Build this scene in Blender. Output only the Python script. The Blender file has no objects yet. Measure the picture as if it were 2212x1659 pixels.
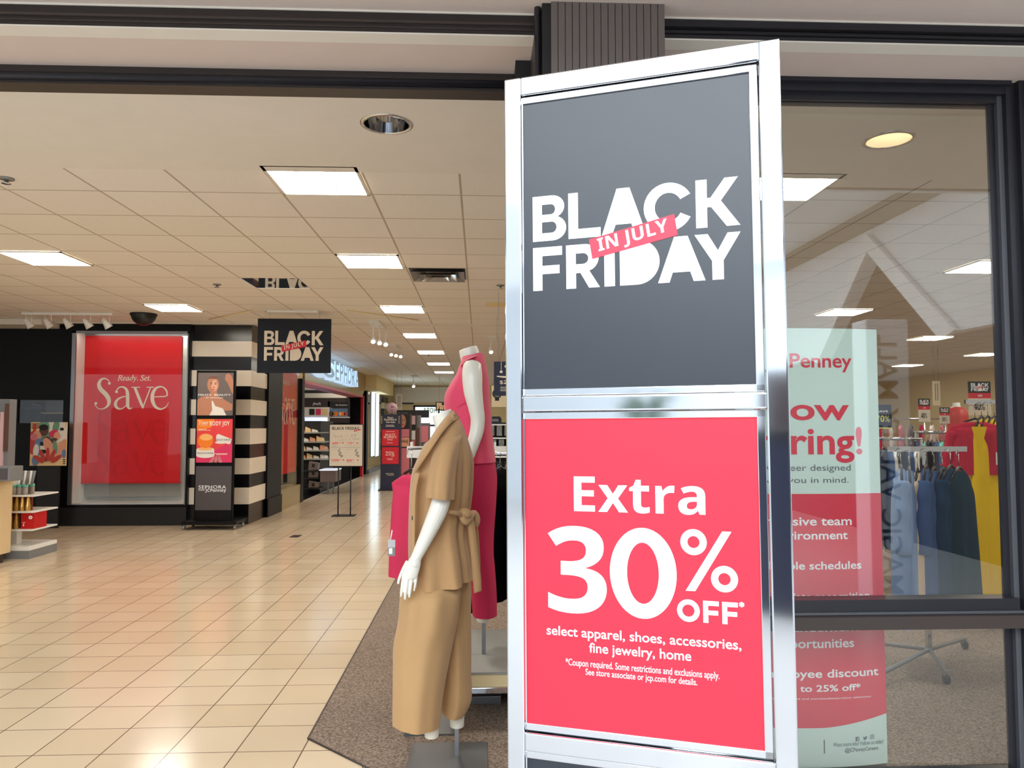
import bpy, bmesh, math, random
from mathutils import Vector, Matrix
from mathutils.geometry import tessellate_polygon
random.seed(7)
C = bpy.context.scene.collection
SC = bpy.context.scene
PI = math.pi
# ---------------------------------------------------------------- camera, world, exposure
F, CX, CY, EYE = 1660.0, 1106.0, 829.5, 1.5
PITCH, YAW = math.radians(3.155), math.radians(2.41)
cam = bpy.data.cameras.new('camera'); cam.sensor_width = 36; cam.lens = F/2212*36; cam.clip_start = .05; cam.clip_end = 200
co = bpy.data.objects.new('camera', cam); C.objects.link(co)
co.location = (0, 0, EYE); co.rotation_euler = (PI/2+PITCH, 0, -YAW); SC.camera = co
CR = co.rotation_euler.to_matrix()
W = bpy.data.worlds.new('daylight'); SC.world = W; W.use_nodes = True
bg = W.node_tree.nodes['Background']; bg.inputs[0].default_value = (.86, .94, 1, 1); bg.inputs[1].default_value = 1.6
SC.view_settings.view_transform = 'Standard'; SC.view_settings.look = 'None'
SC.view_settings.exposure = 0.0; SC.view_settings.gamma = 1
SC.cycles.use_denoising = True; SC.cycles.max_bounces = 10; SC.cycles.transparent_max_bounces = 16
SC.cycles.sample_clamp_indirect = 8; SC.cycles.diffuse_bounces = 8
sl = bpy.data.lights.new('skylight', 'AREA'); sl.shape = 'RECTANGLE'; sl.size = 7; sl.size_y = 8; sl.color = (.9, .96, 1); sl.energy = 1050   # daylight through the hall's skylight
so = bpy.data.objects.new('skylight', sl); C.objects.link(so); so.location = (-.6, -4.2, 4.2)
LIGHT_L = 30.0          # radiance of the ceiling panels
TUBE_L = 3.0
# ---------------------------------------------------------------- pixel helpers (2212 x 1659 frame)
def ray(px, py): return CR @ Vector(((px-CX)/F, (CY-py)/F, -1))
def at(px, py, Y):
    d = ray(px, py or 900); return Vector((0, 0, EYE)) + d*(Y/d.y)
def fl(px, py, z=0):
    d = ray(px, py); return Vector((0, 0, EYE)) + d*((z-EYE)/d.z)
def q(px, py, Y):
    p = at(px, py, Y); return p.x, p.z
# ---------------------------------------------------------------- materials
MATS = {}
def s2l(c): return tuple((x/255/12.92 if x/255 <= .04045 else ((x/255+.055)/1.055)**2.4) for x in c)
def mat(name, rgb, rough=.5, metal=0, spec=.5, var=.04, vs=6, emit=0, bump=0, bs=60, coat=0, sheen=0, crr=.08):
    if name in MATS: return MATS[name]
    m = bpy.data.materials.new(name); m.use_nodes = True; nt = m.node_tree
    b = nt.nodes['Principled BSDF']; c = s2l(rgb)
    b.inputs['Roughness'].default_value = rough; b.inputs['Metallic'].default_value = metal
    b.inputs['Specular IOR Level'].default_value = spec
    if coat: b.inputs['Coat Weight'].default_value = coat; b.inputs['Coat Roughness'].default_value = crr
    if sheen: b.inputs['Sheen Weight'].default_value = sheen
    tc = nt.nodes.new('ShaderNodeTexCoord')
    n = nt.nodes.new('ShaderNodeTexNoise'); n.inputs['Scale'].default_value = vs; n.inputs['Detail'].default_value = 3
    nt.links.new(tc.outputs['Object'], n.inputs['Vector'])
    mx = nt.nodes.new('ShaderNodeMix'); mx.data_type = 'RGBA'
    nt.links.new(n.outputs['Fac'], mx.inputs['Factor'])
    mx.inputs['A'].default_value = (*[x*(1-var) for x in c], 1); mx.inputs['B'].default_value = (*[min(1, x*(1+var)) for x in c], 1)
    nt.links.new(mx.outputs['Result'], b.inputs['Base Color'])
    if emit:
        nt.links.new(mx.outputs['Result'], b.inputs['Emission Color']); b.inputs['Emission Strength'].default_value = emit
    if bump:
        n2 = nt.nodes.new('ShaderNodeTexNoise'); n2.inputs['Scale'].default_value = bs; n2.inputs['Detail'].default_value = 4
        nt.links.new(tc.outputs['Object'], n2.inputs['Vector'])
        bp = nt.nodes.new('ShaderNodeBump'); bp.inputs['Strength'].default_value = bump; bp.inputs['Distance'].default_value = .01
        nt.links.new(n2.outputs['Fac'], bp.inputs['Height']); nt.links.new(bp.outputs['Normal'], b.inputs['Normal'])
    MATS[name] = m; return m
def glass(name, tint=(.97, .99, .98), ior=1.5):
    m = bpy.data.materials.new(name); m.use_nodes = True; nt = m.node_tree; nt.nodes.clear()
    o = nt.nodes.new('ShaderNodeOutputMaterial'); mx = nt.nodes.new('ShaderNodeMixShader')
    fr = nt.nodes.new('ShaderNodeFresnel'); gm = nt.nodes.new('ShaderNodeNewGeometry'); ma = nt.nodes.new('ShaderNodeMath'); ma.operation = 'MULTIPLY_ADD'; ma.inputs[1].default_value = -2; ma.inputs[2].default_value = 1
    pw = nt.nodes.new('ShaderNodeMath'); pw.operation = 'POWER'; pw.inputs[0].default_value = ior
    nt.links.new(gm.outputs['Backfacing'], ma.inputs[0]); nt.links.new(ma.outputs[0], pw.inputs[1]); nt.links.new(pw.outputs[0], fr.inputs['IOR'])   # the same reflectance from both faces of the pane
    t = nt.nodes.new('ShaderNodeBsdfTransparent'); t.inputs[0].default_value = (*tint, 1)
    g = nt.nodes.new('ShaderNodeBsdfGlossy'); g.inputs['Roughness'].default_value = .0
    nt.links.new(fr.outputs[0], mx.inputs[0]); nt.links.new(t.outputs[0], mx.inputs[1]); nt.links.new(g.outputs[0], mx.inputs[2])
    nt.links.new(mx.outputs[0], o.inputs[0]); MATS[name] = m; return m
def grid_mat(name, a, b_, line, pitch, mortar, phase, rough, bump=0, nscale=3, nvar=.06, bs=40, spec=.5, bstr=.15):
    m = bpy.data.materials.new(name); m.use_nodes = True; nt = m.node_tree; L = nt.links.new
    p = nt.nodes['Principled BSDF']; p.inputs['Roughness'].default_value = rough; p.inputs['Specular IOR Level'].default_value = spec
    tc = nt.nodes.new('ShaderNodeTexCoord'); mp = nt.nodes.new('ShaderNodeMapping'); mp.inputs['Location'].default_value = (-phase[0], -phase[1], 0)
    L(tc.outputs['Object'], mp.inputs['Vector'])
    br = nt.nodes.new('ShaderNodeTexBrick'); br.offset = 0; br.squash = 1
    br.inputs['Color1'].default_value = (*s2l(a), 1); br.inputs['Color2'].default_value = (*s2l(b_), 1); br.inputs['Mortar'].default_value = (*s2l(line), 1)
    br.inputs['Scale'].default_value = 1; br.inputs['Brick Width'].default_value = pitch; br.inputs['Row Height'].default_value = pitch
    br.inputs['Mortar Size'].default_value = mortar; br.inputs['Mortar Smooth'].default_value = 0.1; br.inputs['Bias'].default_value = 0
    L(mp.outputs[0], br.inputs['Vector'])
    n = nt.nodes.new('ShaderNodeTexNoise'); n.inputs['Scale'].default_value = nscale; n.inputs['Detail'].default_value = 5; L(tc.outputs['Object'], n.inputs['Vector'])
    mr = nt.nodes.new('ShaderNodeMapRange'); mr.inputs[3].default_value = 1-nvar; mr.inputs[4].default_value = 1+nvar; L(n.outputs['Fac'], mr.inputs[0])
    mm = nt.nodes.new('ShaderNodeMix'); mm.data_type = 'RGBA'; mm.blend_type = 'MULTIPLY'; mm.inputs['Factor'].default_value = 1
    L(br.outputs['Color'], mm.inputs['A']); L(mr.outputs[0], mm.inputs['B']); L(mm.outputs['Result'], p.inputs['Base Color'])
    if bump:
        n2 = nt.nodes.new('ShaderNodeTexNoise'); n2.inputs['Scale'].default_value = bs; n2.inputs['Detail'].default_value = 3; L(tc.outputs['Object'], n2.inputs['Vector'])
        mt = nt.nodes.new('ShaderNodeMath'); mt.operation = 'MULTIPLY_ADD'; mt.inputs[1].default_value = -1; L(br.outputs['Fac'], mt.inputs[0])
        m3 = nt.nodes.new('ShaderNodeMath'); m3.operation = 'MULTIPLY'; m3.inputs[1].default_value = bstr; L(n2.outputs['Fac'], m3.inputs[0]); L(m3.outputs[0], mt.inputs[2])
        bp = nt.nodes.new('ShaderNodeBump'); bp.inputs['Strength'].default_value = bump; bp.inputs['Distance'].default_value = .004
        L(mt.outputs[0], bp.inputs['Height']); L(bp.outputs['Normal'], p.inputs['Normal'])
    MATS[name] = m; return m
def two_tone(name, a, b_, scale, rough=.9, bump=.6, lo=.42, hi=.58, stretch=(1, 1, 1)):
    m = bpy.data.materials.new(name); m.use_nodes = True; nt = m.node_tree; L = nt.links.new
    p = nt.nodes['Principled BSDF']; p.inputs['Roughness'].default_value = rough; p.inputs['Specular IOR Level'].default_value = .15
    tc = nt.nodes.new('ShaderNodeTexCoord'); mp = nt.nodes.new('ShaderNodeMapping'); mp.inputs['Scale'].default_value = stretch; L(tc.outputs['Object'], mp.inputs[0])
    n = nt.nodes.new('ShaderNodeTexNoise'); n.inputs['Scale'].default_value = scale; n.inputs['Detail'].default_value = 4; L(mp.outputs[0], n.inputs['Vector'])
    r = nt.nodes.new('ShaderNodeValToRGB'); r.color_ramp.elements[0].position = lo; r.color_ramp.elements[1].position = hi
    r.color_ramp.elements[0].color = (*s2l(a), 1); r.color_ramp.elements[1].color = (*s2l(b_), 1); L(n.outputs['Fac'], r.inputs[0]); L(r.outputs[0], p.inputs['Base Color'])
    bp = nt.nodes.new('ShaderNodeBump'); bp.inputs['Strength'].default_value = bump; bp.inputs['Distance'].default_value = .004; L(n.outputs['Fac'], bp.inputs['Height']); L(bp.outputs[0], p.inputs['Normal'])
    MATS[name] = m; return m
def M(n): return MATS[n]

mat('white_paint', (226, 220, 208), .6); mat('drywall', (232, 228, 218), .7, bump=.03); mat('soffit_pink', (214, 198, 188), .65, bump=.05, bs=90)
mat('bronze', (62, 52, 48), .42, spec=.5); mat('bronze_rib', (104, 95, 91), .42); mat('bronze_dark', (40, 34, 33), .4); mat('rib_gap', (28, 25, 25), .7)
mat('window_metal', (44, 44, 50), .3, metal=.25); mat('window_grey', (96, 98, 104), .35, metal=.3)
mat('black_gloss', (11, 10, 12), .42, spec=.18); mat('black_matte', (22, 21, 22), .55); mat('black_cloth', (14, 14, 17), .9, spec=.1)
mat('cream_gloss', (238, 226, 208), .25); mat('stripe_black', (14, 13, 16), .2)
mat('chrome', (206, 210, 216), .07, metal=1, var=.03, vs=9); mat('steel', (150, 152, 156), .38, metal=.85); mat('steel_dark', (112, 112, 112), .5, metal=.6)
mat('poster_slate', (20, 29, 42), .36, spec=.7, var=.06); mat('poster_navy', (21, 27, 38), .55, spec=.3); mat('poster_red', (245, 38, 62), .42, spec=.5)
mat('ink_white', (246, 248, 250), .45, var=.01); mat('ink_red', (214, 28, 48), .5); mat('label_red', (240, 50, 74), .45); mat('ink_black', (18, 18, 22), .5)
mat('banner_red', (225, 8, 28), .35, var=.05); mat('ink_cream', (248, 236, 216), .5); mat('ink_grey', (120, 122, 124), .5); mat('paper', (226, 214, 196), .55)
mat('ghost_red', (212, 8, 27), .35)
mat('mannequin', (236, 234, 222), .32, spec=.5, var=.015); mat('tan_cloth', (184, 145, 101), .75, spec=.2, var=.05, bump=.12, bs=350, sheen=.2)
mat('tan_trousers', (190, 152, 106), .7, spec=.2, var=.05, bump=.12, bs=350, sheen=.2)
mat('tan_dark', (150, 118, 78), .8, spec=.1); mat('pink_cloth', (224, 74, 108), .7, spec=.25, var=.05, bump=.08, bs=300, sheen=.2); mat('pink_deep', (202, 50, 90), .75, spec=.2, var=.05, bump=.08, bs=300)
mat('pink_seam', (160, 30, 62), .8); mat('pink_hang', (208, 54, 92), .7, spec=.2, var=.05)
mat('plastic_white', (236, 236, 232), .35); mat('plastic_grey', (126, 128, 130), .45); mat('plastic_black', (16, 16, 18), .3)
mat('maple', (222, 196, 152), .4, var=.05, vs=3); mat('tag_clear', (186, 188, 192), .3); mat('gold_foil', (200, 160, 84), .28, metal=.8, var=.25, vs=40)
mat('brown_wrap', (120, 44, 20), .4); mat('box_red', (198, 16, 24), .4); mat('teal', (112, 190, 168), .4); mat('jar_grey', (150, 138, 130), .3)
mat('denim_light', (134, 160, 204), .9, spec=.1, var=.08); mat('denim_mid', (70, 100, 150), .9, spec=.1, var=.1); mat('denim_dark', (24, 66, 98), .9, spec=.1, var=.12); mat('denim_teal', (18, 60, 78), .9, spec=.1, var=.12); mat('cream_cloth', (232, 206, 178), .9, spec=.1)
mat('yellow_cloth', (250, 208, 20), .8, spec=.1, var=.06); mat('crimson_lace', (196, 36, 66), .8, spec=.15, var=.25, vs=60)
mat('far_cream', (236, 216, 168), .7); mat('gold_metal', (176, 156, 104), .3, metal=.55, var=.06); mat('brown_dark', (52, 38, 38), .4)
mat('mirror', (210, 214, 218), .03, metal=1, var=0); mat('skin', (190, 130, 100), .5); mat('skin_dark', (120, 74, 56), .5); mat('skin_light', (224, 168, 140), .5); mat('hair', (32, 22, 20), .6)
mat('dress_white', (238, 232, 224), .5); mat('taupe', (112, 98, 94), .5); mat('orange', (250, 130, 20), .45); mat('orange_light', (255, 186, 110), .4); mat('coral', (238, 64, 66), .45); mat('magenta', (226, 44, 100), .45)
mat('green_print', (110, 160, 130), .5); mat('blue_print', (104, 136, 176), .5); mat('peach_print', (232, 164, 134), .5); mat('brick_print', (196, 62, 54), .5); mat('sand_print', (240, 206, 150), .5); mat('brown_print', (96, 62, 50), .5); mat('pinkish', (226, 186, 190), .5); mat('rose', (214, 120, 130), .5); mat('display_grey', (78, 72, 76), .35)
mat('mint_paper', (214, 232, 224), .45, var=.015); mat('hire_red', (226, 56, 78), .4); mat('hire_grey', (112, 116, 122), .5); mat('navy_sign', (34, 40, 66), .5); mat('sign_yellow', (222, 226, 120), .5); mat('beige_sign', (212, 196, 164), .6)
mat('lamp_white', (255, 250, 240), .5, emit=LIGHT_L, var=.01); mat('louver', (240, 228, 200), .5); mat('spot_glow', (255, 240, 210), .5, emit=6, var=0); mat('tube_glow', (214, 240, 255), .5, emit=TUBE_L, var=0)
mat('sephora_glow', (196, 226, 255), .5, emit=.7, var=0); mat('sephora_face', (150, 178, 204), .4, emit=.4, var=0); mat('can_lamp', (255, 236, 196), .5, emit=1.6, var=0); mat('can_trim', (220, 218, 214), .12, metal=.9)
mat('case_fill_glow', (255, 246, 232), .5, emit=12, var=0); mat('shelf_lit', (228, 236, 255), .5, emit=.45, var=0); mat('blue_box', (120, 140, 190), .5); mat('grey_card', (158, 158, 152), .6); mat('lime', (90, 220, 110), .5)
mat('mall_white', (240, 246, 252), .7); mat('mall_beam', (120, 108, 98), .6); mat('mall_floor', (196, 192, 188), .3); mat('pylon', (232, 238, 246), .4); mat('pylon_ink', (66, 74, 96), .5); mat('sky_grass', (150, 200, 120), .9)
mat('denim_stitch', (190, 150, 90), .8); mat('dark_floor', (26, 22, 24), .18); mat('leaf', (60, 110, 60), .7)
glass('shop_glass', (.95, .965, .95), 1.9); glass('case_glass', (.985, .99, .985), 1.35)
grid_mat('floor_tile', (226, 207, 178), (218, 197, 166), (104, 82, 64), .3052, .003, (-.816, 3.683), .16, bump=.25, nscale=2.2, nvar=.05, bs=5, bstr=.25)
grid_mat('ceiling_tile', (238, 234, 226), (235, 230, 222), (186, 174, 158), .61, .008, (-1.35, 5.23), .85, bump=.35, nscale=60, nvar=.05, bs=120, spec=.1, bstr=.4)
two_tone('carpet', (102, 89, 78), (168, 150, 134), 85, lo=.36, hi=.66, stretch=(1, 1.5, 1))
two_tone('carpet_tan', (126, 108, 76), (170, 150, 112), 55)
two_tone('rock_panel', (198, 204, 208), (206, 212, 216), 3, rough=.6, bump=0)
# ---------------------------------------------------------------- mesh builder
def cr(p0, p1, p2, p3, t):
    return .5*((2*p1)+(-p0+p2)*t+(2*p0-5*p1+4*p2-p3)*t*t+(-p0+3*p1-3*p2+p3)*t**3)
def spline(rows, m):
    out = []; n = len(rows)
    for i in range(n-1):
        a, b, c, d = rows[max(i-1, 0)], rows[i], rows[i+1], rows[min(i+2, n-1)]
        for k in range(m): out.append(tuple(cr(a[j], b[j], c[j], d[j], k/m) for j in range(len(b))))
    out.append(tuple(rows[-1])); return out
TXT = {}
def sb(s): return ''.join(chr(0x1D5D4+ord(c)-65) if 'A' <= c <= 'Z' else chr(0x1D5EE+ord(c)-97) if 'a' <= c <= 'z' else chr(0x1D7EC+ord(c)-48) if '0' <= c <= '9' else c for c in s)
def se(s): return ''.join(chr(0x1D400+ord(c)-65) if 'A' <= c <= 'Z' else chr(0x1D41A+ord(c)-97) if 'a' <= c <= 'z' else chr(0x1D7CE+ord(c)-48) if '0' <= c <= '9' else c for c in s)
def it(s): return ''.join(chr(0x1D434+ord(c)-65) if 'A' <= c <= 'Z' else '\u210e' if c == 'h' else chr(0x1D44E+ord(c)-97) if 'a' <= c <= 'z' else c for c in s)
def glyphs(body, off=0, sp=1):
    k = (body, off, sp)
    if k not in TXT:
        c = bpy.data.curves.new('lettering', 'FONT'); c.body = body; c.size = 1; c.offset = off; c.resolution_u = 4; c.space_character = sp
        o = bpy.data.objects.new('lettering', c); C.objects.link(o)
        me = bpy.data.meshes.new_from_object(o.evaluated_get(bpy.context.evaluated_depsgraph_get()))
        vs = [(v.co.x, v.co.y) for v in me.vertices]; fs = [tuple(p.vertices) for p in me.polygons]
        bpy.data.objects.remove(o); bpy.data.curves.remove(c); bpy.data.meshes.remove(me)
        TXT[k] = (vs, fs)
    return TXT[k]
def arc(cx, cy, rx, ry, a0, a1, n=14): return [(cx+rx*math.cos(math.radians(a0+(a1-a0)*i/n)), cy+ry*math.sin(math.radians(a0+(a1-a0)*i/n))) for i in range(n+1)]
class MB:
    def __init__(s, m=None): s.v = []; s.f = []; s.fm = []; s.ms = []; s.M = None; s.cur = 0; s.sm = []; s.smooth = False; s.mat(m) if m else None
    def mat(s, m):
        if m not in s.ms: s.ms.append(m)
        s.cur = s.ms.index(m); return s
    def add(s, vs, fs):
        b = len(s.v)
        for p in vs:
            p = Vector(p); s.v.append(s.M @ p if s.M else p)
        for f in fs: s.f.append(tuple(b+i for i in f)); s.fm.append(s.cur); s.sm.append(s.smooth)
        return s
    def box(s, x0, x1, y0, y1, z0, z1):
        return s.add([(x, y, z) for z in (z0, z1) for y in (y0, y1) for x in (x0, x1)], [(0, 2, 3, 1), (4, 5, 7, 6), (0, 1, 5, 4), (2, 6, 7, 3), (0, 4, 6, 2), (1, 3, 7, 5)])
    def prism(s, pts, d):          # pts: planar outline, d: extrusion vector
        n = len(pts); d = Vector(d); P = [Vector(p) for p in pts]
        return s.add(P+[p+d for p in P], [tuple(reversed(range(n))), tuple(range(n, 2*n))]+[(i, (i+1) % n, n+(i+1) % n, n+i) for i in range(n)])
    def poly(s, loops, z=0):       # filled 2-D outline with holes, in the current frame
        L = [[Vector((p[0], p[1], z)) for p in l] for l in (loops if isinstance(loops[0][0], (tuple, list)) else [loops])]
        flat = [p for l in L for p in l]; return s.add(flat, [tuple(t) for t in tessellate_polygon(L)])
    def rect(s, x0, y0, x1, y1, z=0): return s.add([(x0, y0, z), (x1, y0, z), (x1, y1, z), (x0, y1, z)], [(0, 1, 2, 3)])
    def loft(s, rings, c0=True, c1=True):
        n = len(rings[0]); fs = []
        for i in range(len(rings)-1):
            for j in range(n): k = (j+1) % n; fs.append((i*n+j, i*n+k, (i+1)*n+k, (i+1)*n+j))
        if c0: fs.append(tuple(reversed(range(n))))
        if c1: fs.append(tuple(range((len(rings)-1)*n, len(rings)*n)))
        return s.add([p for r in rings for p in r], fs)
    def tube(s, pts, r, n=10, caps=True):
        pts = [Vector(p) for p in pts]; rs = r if isinstance(r, (list, tuple)) else [r]*len(pts); rings = []; u = None
        for i, p in enumerate(pts):
            t = (pts[min(i+1, len(pts)-1)]-pts[max(i-1, 0)]).normalized()
            if u is None: u = t.orthogonal().normalized()
            u = (u-t*u.dot(t)).normalized(); w = t.cross(u)
            rings.append([p+(u*math.cos(2*PI*k/n)+w*math.sin(2*PI*k/n))*rs[i] for k in range(n)])
        o = s.smooth; s.smooth = True; s.loft(rings, caps, caps); s.smooth = o; return s
    def cyl(s, a, b, r, r2=None, n=16): return s.tube([a, b], [r, r if r2 is None else r2], n)
    def lathe(s, prof, cx, cy, n=24, c0=True, c1=True):   # prof: (r, z)
        o = s.smooth; s.smooth = True
        s.loft([[(cx+r*math.cos(2*PI*k/n), cy+r*math.sin(2*PI*k/n), z) for k in range(n)] for r, z in prof], c0, c1); s.smooth = o; return s
    def ball(s, c, r, n=14):
        rx, ry, rz = r if isinstance(r, (tuple, list)) else (r, r, r); o = s.smooth; s.smooth = True
        s.loft([[(c[0]+rx*math.sin(a)*math.cos(2*PI*k/n), c[1]+ry*math.sin(a)*math.sin(2*PI*k/n), c[2]-rz*math.cos(a)) for k in range(n)] for a in [.08+(PI-.16)*i/10 for i in range(11)]]); s.smooth = o; return s
    def text(s, body, x0, y0, x1, y1, z=0, off=0, sp=1):   # glyph outline fitted to the box
        vs, fs = glyphs(body, off, sp)
        ax = min(v[0] for v in vs); bx = max(v[0] for v in vs); ay = min(v[1] for v in vs); by = max(v[1] for v in vs)
        return s.add([(x0+(v[0]-ax)/(bx-ax)*(x1-x0), y0+(v[1]-ay)/(by-ay)*(y1-y0), z) for v in vs], fs)
    def ribbon(s, pts, z=0, m=8):  # pts: x, y, width
        P = spline(pts, m); L, R = [], []
        for i, p in enumerate(P):
            a, b = P[max(i-1, 0)], P[min(i+1, len(P)-1)]; dx, dy = b[0]-a[0], b[1]-a[1]; l = math.hypot(dx, dy) or 1
            L.append((p[0]-dy/l*p[2]/2, p[1]+dx/l*p[2]/2, z)); R.append((p[0]+dy/l*p[2]/2, p[1]-dx/l*p[2]/2, z))
        n = len(P); return s.add(L+R, [(i, i+1, n+i+1, n+i) for i in range(n-1)])
    def strip(s, A, B, th):        # a band between two edges A, B with thickness vector th
        n = len(A); th = Vector(th); V = [Vector(p) for p in A]+[Vector(p) for p in B]; V += [p+th for p in V]; m = 2*n
        fs = [(i, i+1, n+i+1, n+i) for i in range(n-1)]+[(m+i, m+n+i, m+n+i+1, m+i+1) for i in range(n-1)]
        fs += [(i, m+i, m+i+1, i+1) for i in range(n-1)]+[(n+i, n+i+1, m+n+i+1, m+n+i) for i in range(n-1)]+[(0, n, m+n, m), (n-1, m+n-1, m+2*n-1, 2*n-1)]
        return s.add(V, fs)
def inv_of(p):
    Mx = Matrix.Identity(4)
    while p is not None:
        Mx = Matrix.LocRotScale(p.location, p.rotation_euler, None) @ Mx; p = p.parent
    return Mx.inverted()
def obj(name, mb, parent=None, bevel=0, remesh=0, sub=0, smooth_it=0):
    me = bpy.data.meshes.new(name); iv = inv_of(parent) if parent else None
    me.from_pydata([(iv @ v if iv else v)[:] for v in mb.v], [], mb.f)
    for m in mb.ms: me.materials.append(M(m))
    me.polygons.foreach_set('material_index', mb.fm); me.polygons.foreach_set('use_smooth', mb.sm); me.update()
    bm = bmesh.new(); bm.from_mesh(me)
    if remesh: bmesh.ops.recalc_face_normals(bm, faces=bm.faces)
    bm.to_mesh(me); bm.free()
    o = bpy.data.objects.new(name, me); C.objects.link(o); o.parent = parent
    if remesh:
        r = o.modifiers.new('skin', 'REMESH'); r.mode = 'VOXEL'; r.voxel_size = remesh; r.use_smooth_shade = True
        k = o.modifiers.new('soft', 'SMOOTH'); k.iterations = smooth_it or 6; k.factor = .5
    if bevel:
        b = o.modifiers.new('edge', 'BEVEL'); b.width = bevel; b.segments = 2; b.limit_method = 'ANGLE'; b.angle_limit = math.radians(40)
    if sub: o.modifiers.new('sub', 'SUBSURF').levels = sub; o.modifiers['sub'].render_levels = sub
    return o
def tag(o, label, cat, group=None):
    o['label'] = label; o['category'] = cat
    if group: o['group'] = group
    return o
def thing(name, label, cat, loc=(0, 0, 0), rz=0, group=None):
    o = bpy.data.objects.new(name, None); C.objects.link(o); o.empty_display_size = .1
    o.location = loc; o.rotation_euler = (0, 0, rz); return tag(o, label, cat, group)
def struct(name, mb, bevel=0, label=None):
    o = obj(name, mb, None, bevel); o['kind'] = 'structure'
    if label: o['label'] = label
    return o
def part_struct(name, mb, parent): return obj(name, mb, parent)
def front(Y, off=0): return Matrix(((1, 0, 0, 0), (0, 0, -1, Y-off), (0, 1, 0, 0), (0, 0, 0, 1)))    # local x,y,z -> world X, Z, toward the camera
def plane(o, right, up):
    r = Vector(right).normalized(); u = Vector(up).normalized(); n = r.cross(u)
    return Matrix(((r.x, u.x, n.x, o[0]), (r.y, u.y, n.y, o[1]), (r.z, u.z, n.z, o[2]), (0, 0, 0, 1)))
def outset(loop, s): return [(p[0]*s, p[1]*s) for p in loop]
# ---------------------------------------------------------------- the BLACK FRIDAY lettering, unit grid 445 x 215, y down
def bf_loops():
    L = []
    L.append([[(0, 0)]+arc(44, 26, 29, 26, -90, 62)+[(58, 49)]+arc(46, 75, 31, 28, -62, 90)+[(0, 103)],
              [(21.5, 20)]+arc(42, 31.5, 10, 11.5, -90, 90, 8)+[(21.5, 43)], [(21.5, 60)]+arc(44, 72.5, 11, 12.5, -90, 90, 8)+[(21.5, 85)]])
    L.append([[(82, 0), (104, 0), (104, 82), (154, 82), (154, 103), (82, 103)]])
    L.append([[(190, 0), (218, 0), (252, 103), (229, 103), (221, 80), (187, 80), (179, 103), (156, 103)]])
    L.append([arc(300, 51.5, 52, 53, -28, -332, 30)+arc(300, 51.5, 28.5, 31, -332, -28, 26)])
    L.append([[(357, 0), (380, 0), (380, 40), (387, 40), (416, 0), (443, 0), (408, 48), (446, 103), (419, 103), (388, 60), (380, 60), (380, 103), (357, 103)]])
    r2 = [[[(0, 0), (67, 0), (67, 20), (21.5, 20), (21.5, 42), (61, 42), (61, 61), (21.5, 61), (21.5, 98), (0, 98)]],
          [[(76, 0)]+arc(118, 31, 31, 31, -90, 55)+[(128, 60), (151, 98), (127, 98), (108, 64), (98, 64), (98, 98), (76, 98)], [(98, 20)]+arc(114, 32, 12, 12, -90, 90, 8)+[(98, 44)]],
          [[(161, 0), (184, 0), (184, 98), (161, 98)]], [[(195, 0)]+arc(232, 49, 48, 49, -90, 90, 20)+[(195, 98)]],
          [[(311, 0), (339, 0), (374, 98), (350, 98), (343, 77), (307, 77), (300, 98), (276, 98)]],
          [[(353, 0), (380, 0), (400, 36), (420, 0), (446, 0), (411, 58), (411, 98), (388, 98), (388, 58)]]]
    L += [[[(p[0], p[1]+117) for p in l] for l in g] for g in r2]
    return L
def bf_logo(mb, x0, y0, x1, y1, z=0, white='ink_white', red='label_red', big_label=True):   # x0,y0 lower left; x1,y1 upper right
    f = lambda p: (x0+p[0]/445*(x1-x0), y1-p[1]/215*(y1-y0))
    mb.mat(white)
    for g in bf_loops(): mb.poly([[f(p) for p in l] for l in g], z)
    mb.mat(red); mb.poly([f(p) for p in ((128, 108), (312, 68), (319, 114), (135, 152))], z+.0008)
    mb.mat(white); vs, fs = glyphs(sb('IN JULY')); bx = max(v[0] for v in vs); by = max(v[1] for v in vs); ax = min(v[0] for v in vs)
    ex = Vector((184, -40)); ey = Vector((6.5, 45)); o = Vector((134, 148))
    P = []
    for v in vs:
        s, t = .09+.82*(v[0]-ax)/(bx-ax), .18+.62*v[1]/by; p = o+ex*s-ey*t; P.append((*f(p), z+.0014))
    mb.add(P, fs)
# ================================================================= THE SETTING
ZC, ZS, XS, YW = 3.09, 3.075, -3.54, 12.05       # tile ceiling, drywall soffit, aisle side wall, dark shop wall
YF = 3.12                                        # plane of the shop front
mb = MB('floor_tile'); mb.add([(-16, 2.9, 0), (16, 2.9, 0), (16, 31, 0), (-16, 31, 0)], [(0, 1, 2, 3)]); struct('floor', mb)
mb = MB('mall_floor'); mb.add([(-16, -12, 0), (16, -12, 0), (16, 2.9, 0), (-16, 2.9, 0)], [(0, 1, 2, 3)]); struct('floor_hall', mb)
mb = MB('carpet'); c1 = fl(668, 1597); c2 = (c1.x+.42, c1.y-.42)
mb.prism([(c1.x, c1.y, .001), (c2[0], c2[1], .001), (14, c2[1], .001), (14, 26, .001), (c1.x, 26, .001)], (0, 0, .007)); struct('floor_carpet', mb)
mb = MB('bronze'); mb.tube([(c1.x-.006, 26, .004), (c1.x-.006, c1.y, .004), (c2[0], c2[1]-.008, .004), (14, c2[1]-.008, .004)], .005, 6); struct('trim_6', mb)
mb = MB('dark_floor'); mb.box(-14, XS-.02, 15.55, 30, 0, .006); struct('floor_dark', mb)
mb = MB('ceiling_tile')
MIR = (-2.57, -1.96, 8.28, 8.89)
for x0, x1, y0, y1 in ((-16, MIR[0], 4.73, 30), (MIR[1], 16, 4.73, 30), (MIR[0], MIR[1], 4.73, MIR[2]), (MIR[0], MIR[1], MIR[3], 30)):
    mb.add([(x0, y0, ZC), (x1, y0, ZC), (x1, y1, ZC), (x0, y1, ZC)], [(3, 2, 1, 0)])
struct('ceiling', mb)
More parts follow.
